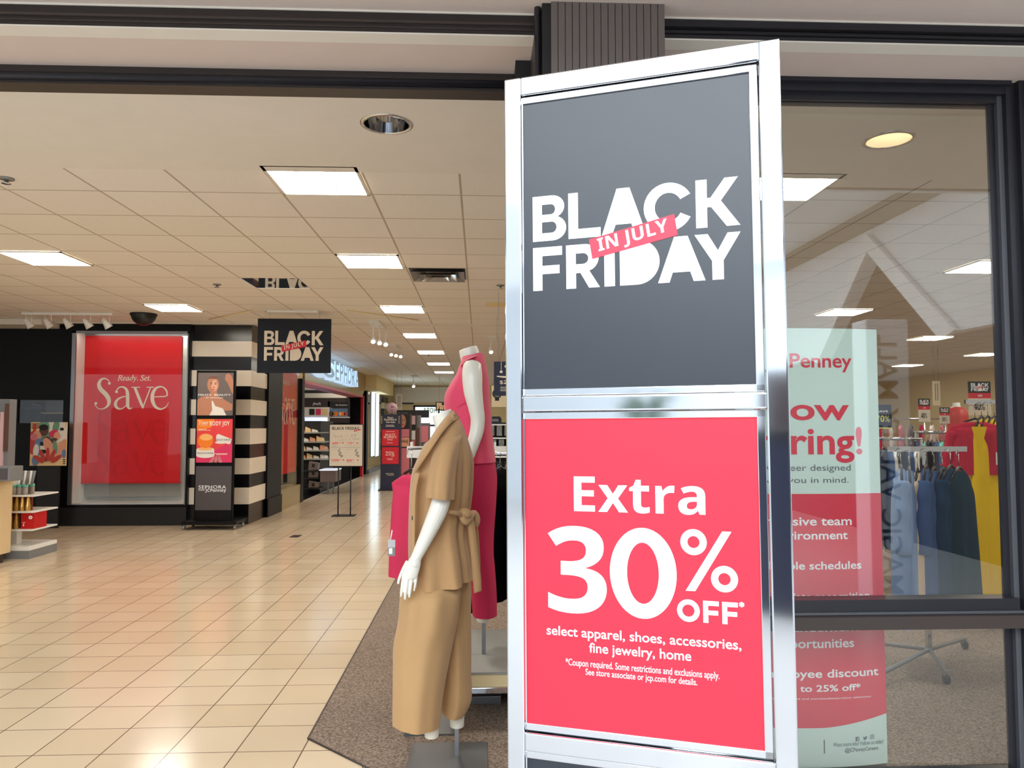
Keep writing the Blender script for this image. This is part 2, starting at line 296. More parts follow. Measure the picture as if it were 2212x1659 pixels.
D1, D2 = fl(835, 268, ZS), fl(1920, 302, ZS)
mb = MB('drywall')
circ = lambda d: [(d.x+.118*math.cos(2*PI*k/32), d.y+.118*math.sin(2*PI*k/32)) for k in range(32)]
mb.poly([[(-16, YF+.1), (16, YF+.1), (16, 4.73), (-16, 4.73)], circ(D1), circ(D2)], ZS)
mb.add([(-16, 4.73, ZS), (16, 4.73, ZS), (16, 4.73, ZC+.02), (-16, 4.73, ZC+.02)], [(0, 1, 2, 3)]); struct('ceiling_soffit', mb)
mb = MB('white_paint'); mb.box(XS-12, 8, YW-.14, YW-.02, ZC-.02, ZC-.001); struct('trim_1', mb)
mb = MB('white_paint'); mb.box(-14, -6.46, 11.55, YW, 3.0, 3.085); struct('trim_2', mb)
# outer walls
mb = MB('far_cream'); mb.box(-16.1, -16, -1, 31, 0, 3.3); struct('wall_left', mb)
mb = MB('far_cream'); mb.box(14, 14.1, YF, 31, 0, 3.3); struct('wall_right', mb)
DX0, DX1, DZ = at(893, 0, 30).x, at(1000, 0, 30).x, 2.32
mb = MB('far_cream'); mb.box(-16, DX0, 30, 30.2, 0, 3.3).box(DX1, 16, 30, 30.2, 0, 3.3).box(DX0, DX1, 30, 30.2, DZ, 3.3)
mb.mat('white_paint').box(-3.3, DX1+.3, 29.86, 30, 2.42, 3.02); mb.mat('brown_dark').box(-3.3, DX0, 29.92, 30, 2.36, 2.42)
mb.mat('navy_sign').box(5, 14, 29.8, 30, 2.72, 2.95); struct('wall_back', mb)
mb = MB('window_metal'); zt = DZ
for x in (DX0, DX0+.95, DX1-.06): mb.box(x, x+.07, 29.96, 30.06, 0, zt)
mb.box(DX0, DX1, 29.96, 30.06, zt-.07, zt).box(DX0, DX1, 29.96, 30.06, 1.5, 1.57).box(DX0, DX1, 29.96, 30.06, 0, .1); dr = struct('door_1', mb)
mb = MB('case_glass'); mb.box(DX0+.05, DX1-.05, 30.0, 30.012, .1, zt-.05); part_struct('door_pane', mb, dr)
mb = MB('sky_grass'); mb.M = front(29.99, .006); a, b = q(914, 892, 30), q(962, 881, 30); mb.text(sb('SEPHORA'), b[0], a[1], a[0], b[1]); part_struct('door_decal', mb, dr)
mb = MB('sky_grass'); mb.add([(-16, 31, -.05), (16, 31, -.05), (16, 60, -.05), (-16, 60, -.05)], [(0, 1, 2, 3)]); struct('ground_outside', mb)
# dark shop wall with its display window
bx0, bx1 = at(142, 0, YW).x, at(412, 0, YW).x
wx0, wz1 = q(163, 716, YW); wx1, wz0 = q(404, 1089, YW)
mb = MB('black_gloss'); ax0, az1 = q(40, 864, YW); ax1, az0 = q(147, 914, YW)
mb.box(-14, ax0, YW, YW+.15, 0, ZC).box(ax1, bx0, YW, YW+.15, 0, ZC).box(ax0, ax1, YW, YW+.15, az1, ZC).box(ax0, ax1, YW, YW+.15, 0, az0)
mb.box(bx0, wx0, YW-.08, YW+.7, 0, ZC).box(wx1, bx1, YW-.08, YW+.7, 0, ZC).box(wx0, wx1, YW-.08, YW+.7, 0, wz0).box(wx0, wx1, YW-.08, YW+.7, wz1, ZC)
mb.mat('black_matte').box(bx0-.02, bx1, YW-.1, YW-.08, 0, q(0, 1096, YW)[1])
mb.mat('brown_dark').box(ax0-.9, ax1+.5, YW+1.2, YW+1.25, 0, ZC); struct('wall_dark', mb)
mb = MB('plastic_white'); mb.box(wx0, wx1, YW+.55, YW+.6, wz0, wz1).box(wx0, wx1, YW, YW+.55, wz0, wz0+.02).box(wx0, wx0+.015, YW, YW+.55, wz0, wz1).box(wx1-.015, wx1, YW, YW+.55, wz0, wz1); struct('wall_niche', mb)
mb = MB('steel'); e = .035
mb.box(wx0, wx0+e*1.6, YW-.09, YW-.06, wz0, wz1).box(wx1-e*.5, wx1, YW-.09, YW-.06, wz0, wz1).box(wx0, wx1, YW-.09, YW-.06, wz1-e, wz1)
wn = struct('window_1', mb); mb = MB('case_glass'); mb.box(wx0, wx1, YW-.05, YW-.044, wz0, wz1); part_struct('window_pane', mb, wn)
mb = MB('case_glass'); mb.box(ax0, ax1, YW+.02, YW+.026, az0, az1); struct('window_2', mb)
mb = MB('case_fill_glow'); mb.box(wx0+.1, wx1-.1, YW+.0, YW+.05, wz1-.012, wz1-.004); mb.box(wx0+.1, wx1-.1, YW+.45, YW+.53, wz1-.012, wz1-.004); tag(obj('case_fill', mb), 'added glowing strips that brighten the display window with the red banner', 'lamp')  # glowing strips added to brighten the case interior
# striped pier at the corner
zb = [3.09, 2.82, 2.58, 2.367, 2.122, 1.915, 1.675, 1.467, 1.223, 1.01, .764, .56, .305, 0]
px0 = bx1
mb = MB()
for i in range(len(zb)-1):
    mb.mat('stripe_black' if i % 2 == 0 else 'cream_gloss'); g = .003 if i % 2 == 0 else 0; mb.box(px0, XS-g, YW+g, 12.95, zb[i+1], zb[i])
struct('wall_striped', mb)
mb = MB('black_gloss'); mb.box(XS-.3, XS+.03, 12.95, 13.85, 0, ZC); mb.box(XS-.3, XS+.05, 12.95, 13.85, 0, .3); mb.box(XS-.12, XS+.02, 15.42, 15.62, 0, 2.45); struct('wall_pier', mb)
mb = MB('gold_metal'); mb.box(XS-.3, XS+.01, 13.85, 15.5, 0, .36); mb.mat('far_cream').box(XS-1.5, XS-1.45, 13.5, 15.6, .3, ZC).box(XS-1.45, XS, 15.46, 15.5, 2.45, ZC); struct('wall_plinth', mb)
mb = MB('case_glass'); mb.box(XS-.03, XS-.024, 13.85, 15.42, .36, 2.95); struct('window_3', mb)
# header over the beauty shop entrance
zh = 2.42
mb = MB('gold_metal'); mb.prism([(XS+.02, 15.62, zh), (XS+.02, 23.3, zh), (XS+.02, 24.5, ZC), (XS+.02, 15.62, ZC)], (-.35, 0, 0)); mb.mat('rose').box(XS-.36, XS+.03, 15.6, 23.35, zh-.05, zh); struct('trim_3', mb)
mb = MB('box_red'); mb.box(XS-.03, XS+.05, 23.25, 23.4, 0, zh); mb.mat('black_gloss').box(XS-1.6, XS-.02, 23.4, 23.6, 0, ZC); struct('trim_4', mb)
# mirrored pier with its soffit block
mb = MB('mirror'); mb.box(XS-.25, XS-.0, 24.55, 28.2, 0, 2.6); mb.mat('black_gloss').box(XS-.26, XS-.02, 24.4, 24.55, 0, ZC)
mb.mat('steel_dark').box(XS-.2, XS+.04, 24.6, 28.2, 0, .12); mb.mat('far_cream').box(XS-.5, XS+.35, 23.9, 28.6, 2.62, ZC)
for i in range(12): mb.mat('stripe_black' if i % 2 else 'cream_gloss').box(XS-.2, XS+.06, 28.2, 29.4, i*.215, i*.215+.215)
struct('wall_mirror', mb)
mb = MB('black_matte'); mb.box(-14, -13.9, 12, 30, 0, 3.3).box(-14, XS-.3, 29.7, 29.8, 0, 3.3).box(-9.2, -9.0, 12.7, 23.4, 0, 2.6); struct('wall_beauty', mb)
# ------------------------------------------------- the front of the shop
mb = MB('soffit_pink'); mb.box(-16, 16, 1.45, 3.3, 3.04, 3.2); struct('ceiling_front', mb)                # outer soffit
mb = MB('soffit_pink'); mb.box(-16, 16, 2.86, 3.14, 2.955, 3.04); struct('ceiling_lip', mb)
def beam(name, x0, x1, m1, m2):
    mb = MB(m1); mb.box(x0, x1, 2.79, 2.86, 2.96, 3.04); mb.mat(m2).box(x0, x1, 2.782, 2.79, 2.993, 3.002).box(x0, x1, 2.786, 2.79, 2.975, 2.979); mb.mat('white_paint').box(x0, x1, 2.785, 2.86, 2.951, 2.957).box(x0, x1, 2.785, 2.79, 3.034, 3.04)
    return struct(name, mb)
beam('trim_7', -16, .2, 'bronze_dark', 'bronze'); beam('trim_8', .66, 16, 'window_metal', 'black_gloss')
mb = MB('bronze_dark'); mb.box(-16, .2, 3.1, 3.2, 2.925, 2.958); mb.mat('window_metal').tube([(-16, 3.105, 2.912), (.2, 3.105, 2.912)], .016, 10); mb.mat('bronze_dark').box(-16, .2, 3.11, 3.2, 2.885, 2.91); mb.box(-16, .2, 3.2, 3.26, 2.96, 3.1); struct('trim_9', mb)
# ribbed column
cx0, cx1 = at(1190, 100, 2.70).x, at(1437, 100, 2.70).x
mb = MB('rib_gap'); mb.box(cx0-.03, cx1, 2.712, 3.25, 0, 4.3)
mb.mat('bronze_rib'); n = 16; w = (cx1-cx0)/n
for i in range(n): mb.box(cx0+i*w+.0012, cx0+(i+1)*w-.0012, 2.70, 2.715, 0, 4.3)
mb.mat('bronze').box(cx0-.055, cx0-.03, 2.76, 3.25, 0, 4.3); mb.mat('window_metal').tube([(cx0-.045, 2.745, 0), (cx0-.045, 2.745, 4.3)], .012, 10); mb.mat('bronze').box(cx0-.03, cx0-.002, 2.73, 2.74, 0, 2.95)
mb.mat('black_matte').box(cx0-.115, cx0-.05, 2.98, 3.1, 2.87, 2.97); struct('column_front', mb)
# shop window right of the column
gx1, gz1 = q(2133, 224, YF); sz1 = q(1900, 1293, YF)[1]; sz0 = q(1900, 1361, YF-.06)[1]; sm = q(1900, 1322, YF)[1]
X0 = cx1; X1 = at(2205, 700, YF-.05).x
mb = MB('window_metal')
tz = q(1900, 124, YF-.08)[1]
for k, (dy, dz) in enumerate(((.1, 0), (.07, .045), (.045, .075), (.02, .105), (0, .13))):   # stepped head
    mb.mat('bronze_dark' if k == 0 else 'window_metal'); mb.box(X0, X1, YF-dy+.02, YF+.06, max(gz1, tz-dz-.045), tz-dz)
for k, (dx, dy) in enumerate(((0, .0), (.028, .02), (.05, .045), (.09, .07), (.125, .1))):     # stepped jamb
    mb.mat(('window_metal', 'window_grey', 'window_metal', 'window_metal', 'bronze_dark')[k]); mb.box(gx1+.012+dx, gx1+.012+dx+.06, YF-dy+.018, YF+.032, 0, gz1+.16)
mb.mat('window_metal').box(X0, gx1+.05, YF-.02, YF+.06, sm, sz1).mat('window_grey').box(X0, gx1+.06, YF-.03, YF, sm-.004, sm+.006)
mb.mat('bronze').box(X0, gx1+.1, YF-.06, YF+.06, sz0, sm-.006).mat('window_metal').box(X0, gx1+.1, YF-.03, YF+.06, 0, .1)
mb.mat('bronze_dark').box(gx1+.185, gx1+.5, YF-.1, YF+.1, 0, 3.05).mat('window_metal').box(X0, gx1+.3, YF+.0, YF+.06, gz1+.12, 3.1).box(X0, X0+.08, YF-.04, YF+.06, 0, gz1); wf = struct('window_4', mb)
mb = MB('shop_glass'); mb.box(X0+.04, gx1+.03, YF+.02, YF+.028, sz1-.02, gz1+.02).box(X0+.04, gx1+.03, YF+.02, YF+.028, .09, sz0+.02); part_struct('window_pane', mb, wf)
mb = MB('mall_white'); mb.box(gx1+.5, 16, YF-.08, YF+.1, 0, 3.1); struct('wall_front', mb)
# ------------------------------------------------- the mall hall behind the viewer (seen in glass and chrome)
mb = MB('mall_white'); mb.box(-4, 5.2, -9, 1.45, 4.25, 4.4).box(-16, 16, 1.4, 1.5, 3.04, 4.4); struct('ceiling_hall', mb)
mb = MB('mall_white')
gA = -3.2; mb.prism([(5.0, 1.4, 2.5), (5.0, 1.4, 4.25), (5.0, -9, 4.25), (5.0, -9, 2.5), (5, gA-1.5, 2.5), (5, gA, 3.75), (5, gA+1.5, 2.5)], (.15, 0, 0))
mb.mat('mall_beam').box(4.9, 5.0, -9, 1.4, 4.02, 4.25)
mb.mat('brown_dark').box(5.6, 5.7, -9, 1.4, 0, 4.2)
mb.mat('ink_white')
for sgn in (-1, 1): mb.prism([(4.98, gA, 3.95), (4.98, gA, 3.72), (4.98, gA+sgn*1.5, 2.42), (4.98, gA+sgn*1.75, 2.5)], (-.06, 0, 0))
mb.mat('mall_white').box(-16, 5.2, -9.2, -9, 0, 4.4).mat('brown_dark').box(-3.4, -1.2, -9, -8.96, 0, 2.4).box(1.2, 4.2, -9, -8.96, 0, 2.5)
struct('wall_hall', mb)
# ================================================================= LIGHT FITTINGS
RN = ['first', 'second', 'third', 'fourth', 'fifth', 'sixth', 'seventh']
RY = [5.23, 7.67, 10.72, 13.77, 16.82, 19.87, 22.92]
COLS = [(-7.45, 'over the beauty shop'), (-4.40, 'nearest the dark wall'), (-1.35, 'over the tile aisle'), (1.70, 'behind the tall chrome sign'), (4.75, 'over the blue coats'), (7.80, 'over the yellow dresses'), (10.85, 'nearest the far right wall')]
for r, y1 in enumerate(RY):
    for c, (x, cn) in enumerate(COLS):
        if c == 0 and r < 3: continue
        if c == 1 and r == 0: continue
        t = thing('ceiling_light', f'square ceiling light {cn}, {RN[r]} row from the entrance', 'ceiling light', (x+.305, y1-.305, ZC), 0, 'square ceiling lights')
        a, b, z = x+.012, x+.598, ZC-.003
        mb = MB('white_paint'); yy0, yy1 = y1-.598, y1-.012
        for bx in ((a, a+.02, yy0, yy1), (b-.02, b, yy0, yy1), (a, b, yy0, yy0+.014), (a, b, yy1-.014, yy1)): mb.box(bx[0], bx[1], bx[2], bx[3], z-.012, z)
        obj('light_frame', mb, t)
        obj('light_diffuser', MB('lamp_white').add([(a+.02, yy0+.014, z-.001), (b-.02, yy0+.014, z-.001), (b-.02, yy1-.014, z-.001), (a+.02, yy1-.014, z-.001)], [(3, 2, 1, 0)]), t)
        if r < 3:
            mb = MB('louver')
            for k in (1, 2): mb.box(a+(b-a)*k/3-.003, a+(b-a)*k/3+.003, yy0+.014, yy1-.014, z-.008, z-.0015).box(a+.02, b-.02, yy0+(yy1-yy0)*k/3-.003, yy0+(yy1-yy0)*k/3+.003, z-.008, z-.0015)
            obj('light_louver', mb, t)
for D, lb, gl in ((D1, 'round recessed downlight with chrome reflector over the entrance aisle', .35), (D2, 'round recessed downlight glowing cream behind the shop window', 4)):
    t = thing('downlight', lb, 'downlight', (D.x, D.y, ZS), 0, 'round recessed downlights')
    obj('trim_ring', MB('can_trim').lathe([(.116, ZS-.001), (.116, ZS-.006), (.137, ZS-.004), (.137, ZS)], D.x, D.y, 40, False, False), t)
    obj('reflector', MB('chrome' if gl < 1 else 'cream_gloss').lathe([(.117, ZS-.002), (.112, ZS+.06), (.095, ZS+.14), (.06, ZS+.17)], D.x, D.y, 40, False, False), t)
    mm = mat('can_%d' % int(gl*100), (255, 245, 220), .5, emit=gl*3, var=0); obj('lamp_disc', MB('can_%d' % int(gl*100)).lathe([(.0005, ZS+.169), (.08, ZS+.169)], D.x, D.y, 24), t)
def spot_head(mb, p, d, s=1.0, glow=None):
    p = Vector(p); d = Vector(d).normalized()
    mb.tube([p-d*.07*s, p-d*.03*s, p+d*.0, p+d*.06*s], [.02*s, .032*s, .036*s, .052*s], 14)
    if glow: glow.tube([p+d*.0601*s, p+d*.063*s], [.034*s, .034*s], 14)
tp = fl(146, 680, ZC-.03); t = thing('track_light', 'long white ceiling track with five lamp heads above the dark shop wall', 'track light', tp)
ty = tp.y; xa, xb = at(48, 680, ty).x, at(243, 680, ty).x
obj('track', MB('plastic_white').box(xa, xb, ty-.02, ty+.02, ZC-.035, ZC-.002), t)
for px in (60, 102, 144, 187, 228):
    x = at(px, 690, ty).x; mb = MB('plastic_white'); gl = MB('spot_glow'); z = ZC-.035
    for dx in (-.03, .055): mb.tube([(x+dx, ty, z), (x+dx, ty, z-.11)], .005, 6)
    mb.tube([(x-.03, ty, z-.11), (x+.01, ty, z-.1)], .005, 6); spot_head(mb, (x+.005, ty+.01, z-.115), (.45, .35, -.8), 1.1)
    h = obj('lamp_head', mb, t)
def spot_group(name, lb, px, py, Y, n, s=1.0):
    p = at(px, py, Y); t = thing(name, lb, 'spotlight', (p.x, p.y, ZC), 0, 'white ceiling spotlights')
    obj('track', MB('plastic_white').box(p.x-.07, p.x+.1, Y-.1, Y+.5, ZC-.04, ZC), t)
    for k in range(n):
        mb, gl = MB('plastic_white'), MB('spot_glow'); c = (p.x+.07*k, Y+.2*k, p.z-.02*k*0); mb.tube([(c[0], c[1], ZC-.03), (c[0], c[1], c[2]+.02)], .012, 8)
        spot_head(mb, c, (.12, -.75, -.6), s*.95, gl); h = obj('lamp_head', mb, t); obj('lamp_glow', gl, h)
spot_group('spotlight', 'pair of white ceiling spotlights just past the hanging black sign', 806, 734, 11.6, 3)
spot_group('spotlight', 'pair of white ceiling spotlights behind the first pair over the aisle', 845, 763, 15, 3)
spot_group('spotlight', 'single white ceiling spotlight right of the pink mannequin neck', 1060, 757, 13.5, 1)
spot_group('spotlight', 'single white ceiling spotlight before the far cream wall', 893, 832, 24, 1, 1.3)
cd = at(310, 690, 11.0); t = thing('security_camera', 'black dome security camera under the ceiling near the red banner', 'security camera', (cd.x, 11, ZC))
obj('dome', MB('plastic_black').lathe([(.003, ZC-.17)]+[(.165*math.sin(a), ZC-.02-.15*math.cos(a)) for a in [.15*k for k in range(1, 11)]]+[(.17, ZC-.02), (.17, ZC)], cd.x, 11, 28, True, False), t)
obj('dome_ring', MB('black_matte').lathe([(.172, ZC-.028), (.178, ZC-.02), (.178, ZC)], cd.x, 11, 28, False, False), t)
# air diffuser, mirror tile, sprinklers, strips
vx, vy = -.74, 7.67
t = thing('air_vent', 'square metal ceiling air vent beside the second aisle light', 'air vent', (vx+.305, vy+.305, ZC))
for k, nm in ((0, 'vent_ring'), (1, 'vent_ring'), (2, 'vent_ring')):
    a = .03+k*.085; b = .61-a; mb = MB('chrome' if k else 'steel'); zz = ZC-.004-k*.012
    outer = [(vx+a, vy+a), (vx+b, vy+a), (vx+b, vy+b), (vx+a, vy+b)]; inn = [(vx+a+.06, vy+a+.06), (vx+b-.06, vy+a+.06), (vx+b-.06, vy+b-.06), (vx+a+.06, vy+b-.06)]
    P = [(x, y, zz-.03) for x, y in outer]+[(x, y, zz) for x, y in inn]; mb.add(P, [(i, (i+1) % 4, 4+(i+1) % 4, 4+i) for i in range(4)]); obj(nm, mb, t)
obj('vent_plate', MB('bronze_dark').box(vx+.02, vx+.59, vy+.02, vy+.59, ZC-.003, ZC-.001), t)
tag(obj('ceiling_mirror', MB('mirror').box(MIR[0], MIR[1], MIR[2], MIR[3], ZC+.001, ZC+.01)), 'mirrored ceiling tile that reflects the hanging black sign', 'mirror')
for px, py, lb in ((14, 385, 'small round chrome sprinkler at the upper left ceiling edge'), (469, 614, 'small sprinkler in the ceiling left of the mirror tile'), (1081, 616, 'small ceiling sprinkler near the tall chrome sign'), (926, 765, 'small ceiling sensor beyond the aisle spotlights'), (712, 731, 'tiny ceiling sprinkler right of the hanging black sign')):
    p = fl(px, py, ZC); t = thing('sprinkler', lb, 'sprinkler', p, 0, 'ceiling sprinklers')
    obj('escutcheon', MB('steel').lathe([(.045, ZC), (.045, ZC-.008), (.02, ZC-.014)], p.x, p.y, 20), t); obj('sprinkler_head', MB('chrome').lathe([(.012, ZC-.014), (.012, ZC-.03), (.028, ZC-.032), (.028, ZC-.036)], p.x, p.y, 16), t)
for pa, pb, lb in (((452, 690), (545, 671), 'thin tan ceiling rod left of the hanging black sign'), ((750, 671), (905, 692), 'thin tan ceiling rod right of the hanging black sign')):
    a, b = fl(*pa, ZC-.012), fl(*pb, ZC-.012); tag(obj('ceiling_rod', MB('far_cream').tube([a, b], .008, 6)), lb, 'rod')
p = fl(1075, 656, ZC); tag(obj('return_grille', MB('far_cream').box(p.x-.15, p.x+.5, p.y-.12, p.y+.15, ZC-.02, ZC-.001)), 'cream slotted grille in the ceiling beside the tall chrome sign', 'vent')
# ================================================================= TALL CHROME SIGN
SD0 = Vector((.9367, -.3502, 0)); SN = Vector((-.3502, -.9367, 0)); LEAN = .006
SU = (Vector((0, 0, 1))-SD0*LEAN).normalized(); SD = SU.cross(SN).normalized()*-1 if SU.cross(SN).dot(SD0) < 0 else SU.cross(SN).normalized()
SO = Vector((.0614, 1.929, 0))+SD0*(.004+1.5*LEAN)
def sg(px, py, off=0):
    d = ray(px, py); o = SO+SN*off; t = (o-Vector((0, 0, EYE))).dot(SN)/d.dot(SN); p = Vector((0, 0, EYE))+d*t-SO; return p.dot(SD), p.dot(SU)
SW = sg(1706, 921)[0]
SM = plane(SO, SD, SU)
t = thing('sign_stand', 'tall chrome floor sign with a black poster above a red poster', 'sign', SO+SD*SW/2)
ztop = sg(1089, 172)[1]; s1 = sg(1127, 600)[0]; s2 = SW-.0475
zr = [ztop, sg(1127, 205)[1], sg(1127, 857)[1], sg(1127, 889)[1], sg(1127, 1582)[1], sg(1127, 1623)[1], .09, 0.0]
DP = .035
def sbox(mb, x0, x1, y0, y1, d0=-DP, d1=0): mb.M = SM; mb.box(x0, x1, y0, y1, d0, d1)
for nm, x0, x1 in (('stile', 0, s1), ('stile', s2, SW)): mb = MB('chrome'); sbox(mb, x0, x1, 0, ztop); obj(nm, mb, t, bevel=.004)
for k in (0, 2, 4, 6): mb = MB('chrome'); sbox(mb, s1-.001, s2+.001, zr[k+1], zr[k], -DP, -.0008); obj('crossbar', mb, t, bevel=.004)
mb = MB('steel_dark'); sbox(mb, -.02, SW+.02, 0.0, .012, -.28, .2); obj('foot_plate', mb, t)
ins = .0195
for k, colr in ((1, 'poster_slate'), (3, 'poster_red'), (5, 'poster_slate')):
    z1, z0 = zr[k], zr[k+1]; a, b = s1-.017, s2-.003
    mb = MB('chrome')
    for bx in ((a, b, z1-ins, z1-.002), (a, b, z0+.002, z0+ins), (a, a+ins, z0+.002, z1-.002), (b-ins, b, z0+.002, z1-.002)): sbox(mb, *bx, -.03, -.012)
    g = obj('poster_frame', mb, t, bevel=.002)
    mb = MB(colr); sbox(mb, s1+.001, b-.004, z0+.006, z1-.006, -.024, -.017); P = obj('poster', mb, t)
    T = lambda px, py: sg(px, py, -.0165)
    def tx(mb, s, pxa, pxb, base, cap, **kw):   # fit text between two pixel columns; base / cap: pixel rows at the left end
        x0, y0 = T(pxa, base); x1 = T(pxb, base)[0]; y1 = T(pxa, cap)[1]; mb.text(s, x0, y0, x1, y1, **kw)
    if k == 1:
        mb = MB(); mb.M = SM @ Matrix.Translation((0, 0, -.0164))
        A, B = T(1152, 629), T(1596, 379); top = T(1152, 426)[1]
        bf_logo(mb, A[0], A[1], B[0], top); obj('lettering', mb, P)
    if k == 3:
        mb = MB('ink_white'); mb.M = SM @ Matrix.Translation((0, 0, -.0164))
        tx(mb, sb('Extra'), 1240, 1524, 1105, 1029)
        x0, y1 = T(1183, 1134); x1 = T(1309, 1134)[0]; y0 = T(1183, 1321)[1]
        zx0 = T(1317, 1200)[0]; zx1 = T(1461, 1200)[0]
        def ring(cx, cy, rx, ry, w, wy=None, n=40):
            wy = wy or w; mb.poly([[(cx+rx*math.cos(2*PI*i/n), cy+ry*math.sin(2*PI*i/n)) for i in range(n)], [(cx+(rx-w)*math.cos(2*PI*i/n), cy+(ry-wy)*math.sin(2*PI*i/n)) for i in range(n)]])
        # numeral three as one stroke of even weight
        H = y1-y0; mb.text(sb('3'), x0, y0, x1, y1)
        ring((zx0+zx1)/2, (y0+y1)/2, (zx1-zx0)/2, H/2*1.01, (zx1-zx0)*.262, H*.165, 56)
        # percent
        a1 = T(1498, 1171); r = (T(1526, 1171)[0]-T(1469, 1171)[0])/2; ring(a1[0], a1[1], r, r, r*.54); a2 = T(1565, 1251); ring(a2[0], a2[1], r, r, r*.54)
        b1, b2, b3, b4 = T(1481, 1276), T(1502, 1277), T(1580, 1149), T(1560, 1148); mb.poly([b1, b2, b3, b4])
        o1 = T(1487, 1319); rr = (T(1512, 1319)[0]-T(1463, 1319)[0])/2; ring(o1[0], o1[1], rr, rr, rr*.46)
        fy0, fy1 = o1[1]-rr*.97, o1[1]+rr*.97
        for pa, pb in ((1519, 1553), (1560, 1594)):
            u0, u1 = T(pa, 1320)[0], T(pb, 1320)[0]; w = rr*.44; mb.poly([(u0, fy0), (u0+w, fy0), (u0+w, fy0+(fy1-fy0)*.36), (u1-w*.15, fy0+(fy1-fy0)*.36), (u1-w*.15, fy0+(fy1-fy0)*.57), (u0+w, fy0+(fy1-fy0)*.57), (u0+w, fy1-w*.95), (u1, fy1-w*.95), (u1, fy1), (u0, fy1)])
        st = T(1602, 1306)
        for ang in range(0, 180, 60):
            c, s_ = math.cos(math.radians(ang+30)), math.sin(math.radians(ang+30)); l, w = rr*.24, rr*.07; mb.poly([(st[0]+c*l-s_*w, st[1]+s_*l+c*w), (st[0]-c*l-s_*w, st[1]-s_*l+c*w), (st[0]-c*l+s_*w, st[1]-s_*l-c*w), (st[0]+c*l+s_*w, st[1]+s_*l-c*w)], .0002+ang*1e-6)
        tx(mb, 'select apparel, shoes, accessories,', 1181, 1601, 1377, 1350, off=.012); tx(mb, 'fine jewelry, home', 1273, 1493, 1416, 1388, off=.012)
        tx(mb, '*Coupon required. Some restrictions and exclusions apply.', 1222, 1554, 1441, 1421, off=.006); tx(mb, 'See store associate or jcp.com for details.', 1265, 1506, 1462, 1444, off=.006)
        obj('lettering', mb, P)
# ================================================================= MANNEQUINS
def prof_loft(mb, rows, Y0, n=40, m=6, fold=None, sup=1.0, c0=False, c1=False):
    """rows: py, left px, right px, half depth, depth offset, px rise to the right"""
    rows = [tuple(r)+(0,)*(6-len(r)) for r in rows]; R = []; S = spline(rows, m); N = len(S)-1
    for i, (py, l, r, b, dy, tl) in enumerate(S):
        Y = Y0+dy; A = at(l, py, Y); B = at(r, py, Y); cx, a = (A.x+B.x)/2, (B.x-A.x)/2; z = (A.z+B.z)/2; tz = tl/F*Y; ring = []
        for k in range(n):
            th = 2*PI*k/n; c, s_ = math.cos(th), math.sin(th); f = 1+(fold(th, i/N) if fold else 0)
            ring.append((cx+a*f*math.copysign(abs(c)**sup, c), Y+b*f*math.copysign(abs(s_)**sup, s_), z+tz*c))
        R.append(ring)
    mb.smooth = True; mb.loft(R, c0, c1); mb.smooth = False; return R
def limb(mb, pts, n=16, m=5):          # px, py, Y, radius
    S = spline([(*at(p[0], p[1], p[2]), p[3]) for p in pts], m); mb.tube([s[:3] for s in S], [s[3] for s in S], n)
def hand(mb, wrist, Y):
    pass
Y0 = 3.52
t = thing('mannequin', 'headless white mannequin in tan belted short-sleeve jacket and tan trousers', 'mannequin', fl(985, 1638), 0, 'headless mannequins')
mb = MB('mannequin'); YA = 3.29
prof_loft(mb, [(891, 934, 974, .046, 0, 8), (905, 936, 978, .046, 0, 5), (925, 940, 984, .052), (940, 938, 992, .10), (965, 925, 1003, .15), (1000, 905, 1010, .165), (1060, 893, 1008, .15), (1110, 897, 1004, .135), (1180, 897, 1000, .135), (1240, 900, 990, .11), (1280, 905, 985, .09)], Y0, 24, 4, None, 1, True, True)
limb(mb, [(968, 948, 3.42, .04), (966, 985, 3.375, .036), (962, 1040, 3.33, .036), (950, 1092, YA, .040), (937, 1125, YA-.005, .037), (915, 1172, YA-.01, .029), (899, 1205, YA-.015, .0235), (893, 1222, YA-.018, .026)])
limb(mb, [(968, 948, 3.68, .05), (955, 1040, 3.75, .042), (940, 1100, 3.74, .037), (925, 1180, 3.72, .026)])
Yh = YA-.02
def flat(pts, mb=mb):                  # palm: px, py, half width px, half depth
    R = []
    for px, py, w, b in spline(pts, 4):
        c = at(px, py, Yh); a = w/F*Yh; R.append([(c.x+a*math.cos(2*PI*k/18), Yh+b*math.sin(2*PI*k/18), c.z+a*.12*math.cos(2*PI*k/18)) for k in range(18)])
    mb.loft(R)
flat([(897, 1204, 12.5, .021), (893, 1220, 16, .019), (888, 1236, 17.5, .017), (885, 1250, 16, .013)])
for pts in ([(873, 1240, Yh, .0085), (869.5, 1262, Yh-.004, .0074), (867.5, 1277, Yh-.002, .0068), (866, 1289, Yh+.003, .0052)],
            [(881, 1244, Yh-.002, .0085), (878, 1266, Yh-.007, .0076), (876, 1282, Yh-.006, .007), (875, 1295, Yh, .0053)],
            [(890, 1244, Yh, .0085), (887.5, 1264, Yh-.004, .0074), (885.5, 1279, Yh-.002, .0068), (884, 1291, Yh+.004, .0052)],
            [(899, 1240, Yh+.004, .008), (898, 1256, Yh+.003, .0068), (896, 1268, Yh+.006, .006), (894, 1277, Yh+.01, .0048)],
            [(882, 1214, Yh+.006, .013), (873, 1228, Yh+.014, .0098), (865.5, 1243, Yh+.02, .008), (861.5, 1254, Yh+.02, .0066), (860, 1262, Yh+.018, .0052)]): limb(mb, pts, 12, 3)
